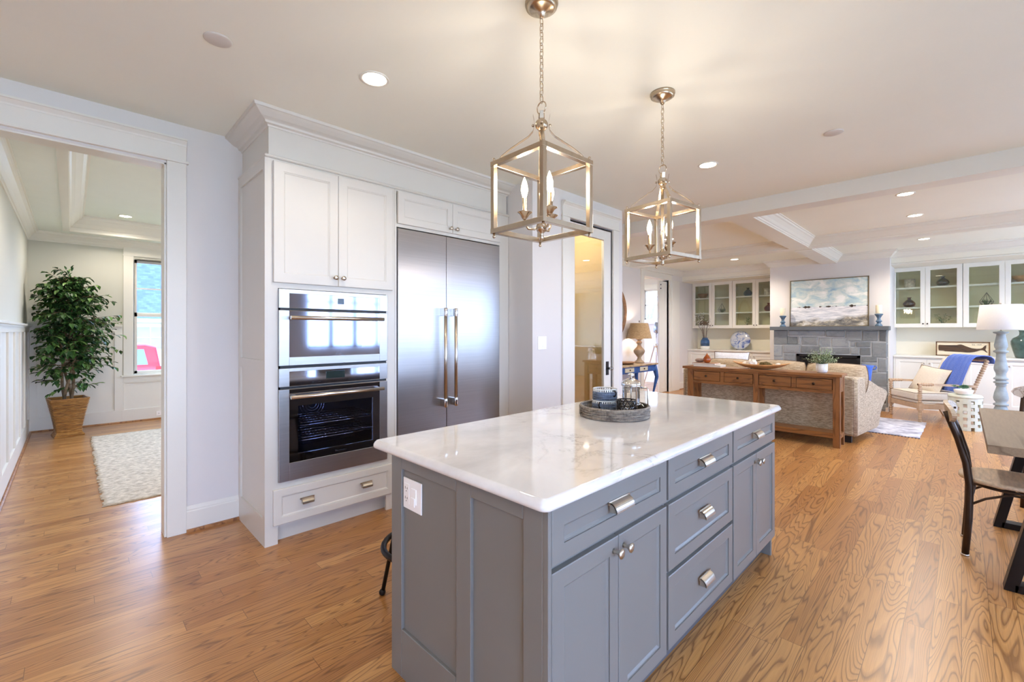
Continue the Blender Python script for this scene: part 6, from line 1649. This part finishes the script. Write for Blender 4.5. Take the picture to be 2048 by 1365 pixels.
for yc in (-3.5, .0, 2.95, 6.5, 10.0):
    m = MB(); m.box(-30, -29.93, yc-.55, yc+.55, .45, 1.55); wn_ = obj('window', m, simple('window_reflect', S(150, 165, 185), .1, .3), hs, world=True)
    m = MB(); m.box(-29.94, -29.90, yc-.02, yc+.02, .45, 1.55); m.box(-29.94, -29.90, yc-.55, yc+.55, .98, 1.02); sub('muntin', m, WHITE, wn_)
    for s_ in (-1, 1):
        m = MB(); a = yc+s_*.78; m.box(-30, -29.92, a-.2, a+.2, .42, 1.58); obj('shutter', m, simple('blue_shutter', S(98, 118, 160), .6), hs, world=True)
# red truck (seen from the side)
car = thing('red_car', 'red car parked outside, seen through the dining window', 'car', (-17.8, .2, GZ+.02))
m = MB(); pf = [(-2.0, .45), (-2.0, .95), (-1.75, 1.05), (-.9, 1.12), (-.35, 1.62), (.0, 1.74), (1.35, 1.76), (1.62, 1.68), (1.72, 1.1), (1.74, .9), (1.74, .45), (1.45, .30), (-1.7, .30)]
m.prism([(y, z) for y, z in pf], -.85, .85, 'X'); obj('body', m, CARR, car, bev=.05, seg=3)
for y0_, y1_ in ((-.25, .62), (.72, 1.42)):
    m = MB(); m.prism([(y0_+(-.12 if y0_ < 0 else .0), 1.14), (y1_, 1.14), (y1_-(.0 if y0_ < 0 else .10), 1.60), (y0_+(.22 if y0_ < 0 else 0), 1.60)], .851, .862, 'X'); obj('side_window', m, simple('dark_car_window', S(120, 136, 160), .1, .4), car)
for y_ in (-1.35, 1.05):
    m = MB(); m.lathe([(.0001, -.09), (.20, -.09), (.33, -.08), (.34, 0), (.33, .08), (.20, .09), (.0001, .09)], (.80, y_, .335), 28, 'X'); obj('wheel', m, TYRE, car)
m = MB(); m.box(.855, .87, .55, .75, 1.0, 1.03); obj('door_handle', m, CHROME, car); m = MB(); m.box(.80, .86, 1.60, 1.75, .85, 1.08); obj('tail_light', m, simple('tail_light_red', S(150, 10, 20), .2), car)
def btree(loc, h, seed, label):
    rr = random.Random(seed); m = MB()
    def br(p, d, L, r, lev):
        q = p+d*L*.5+Vector((rr.uniform(-.05, .05), rr.uniform(-.05, .05), .02))*L; e = p+d*L
        m.tube([p, q, e], [r, r*.85, r*.66], 6 if lev < 2 else 4)
        if lev >= 5: return
        for k in range(3 if lev < 4 else 2):
            nd = (d+Vector((rr.uniform(-.8, .8), rr.uniform(-.8, .8), rr.uniform(-.15, .5)))).normalized(); br(e, nd, L*rr.uniform(.6, .85), r*.6, lev+1)
    br(Vector(loc), Vector((0, 0, 1)), h*.27, h*.018, 0); o = obj('bare_tree', m, BARK); tag(o, label, 'tree', 'leafless trees around the house')
btree((-44, 4, GZ), 11, 1, 'leafless tree rising behind the neighbouring house roof'); btree((-42, 9, GZ), 12, 2, 'leafless tree farther along behind the neighbouring house')
btree((-9.9, 18.5, GZ), 9, 3, 'leafless tree outside the nook window')
btree((15.5, 7.5, GZ), 8, 4, 'leafless yard tree beyond the sink window, reflected in the oven and pantry glass')
btree((16, 13, GZ), 10, 6, 'leafless yard tree beyond the family room windows')
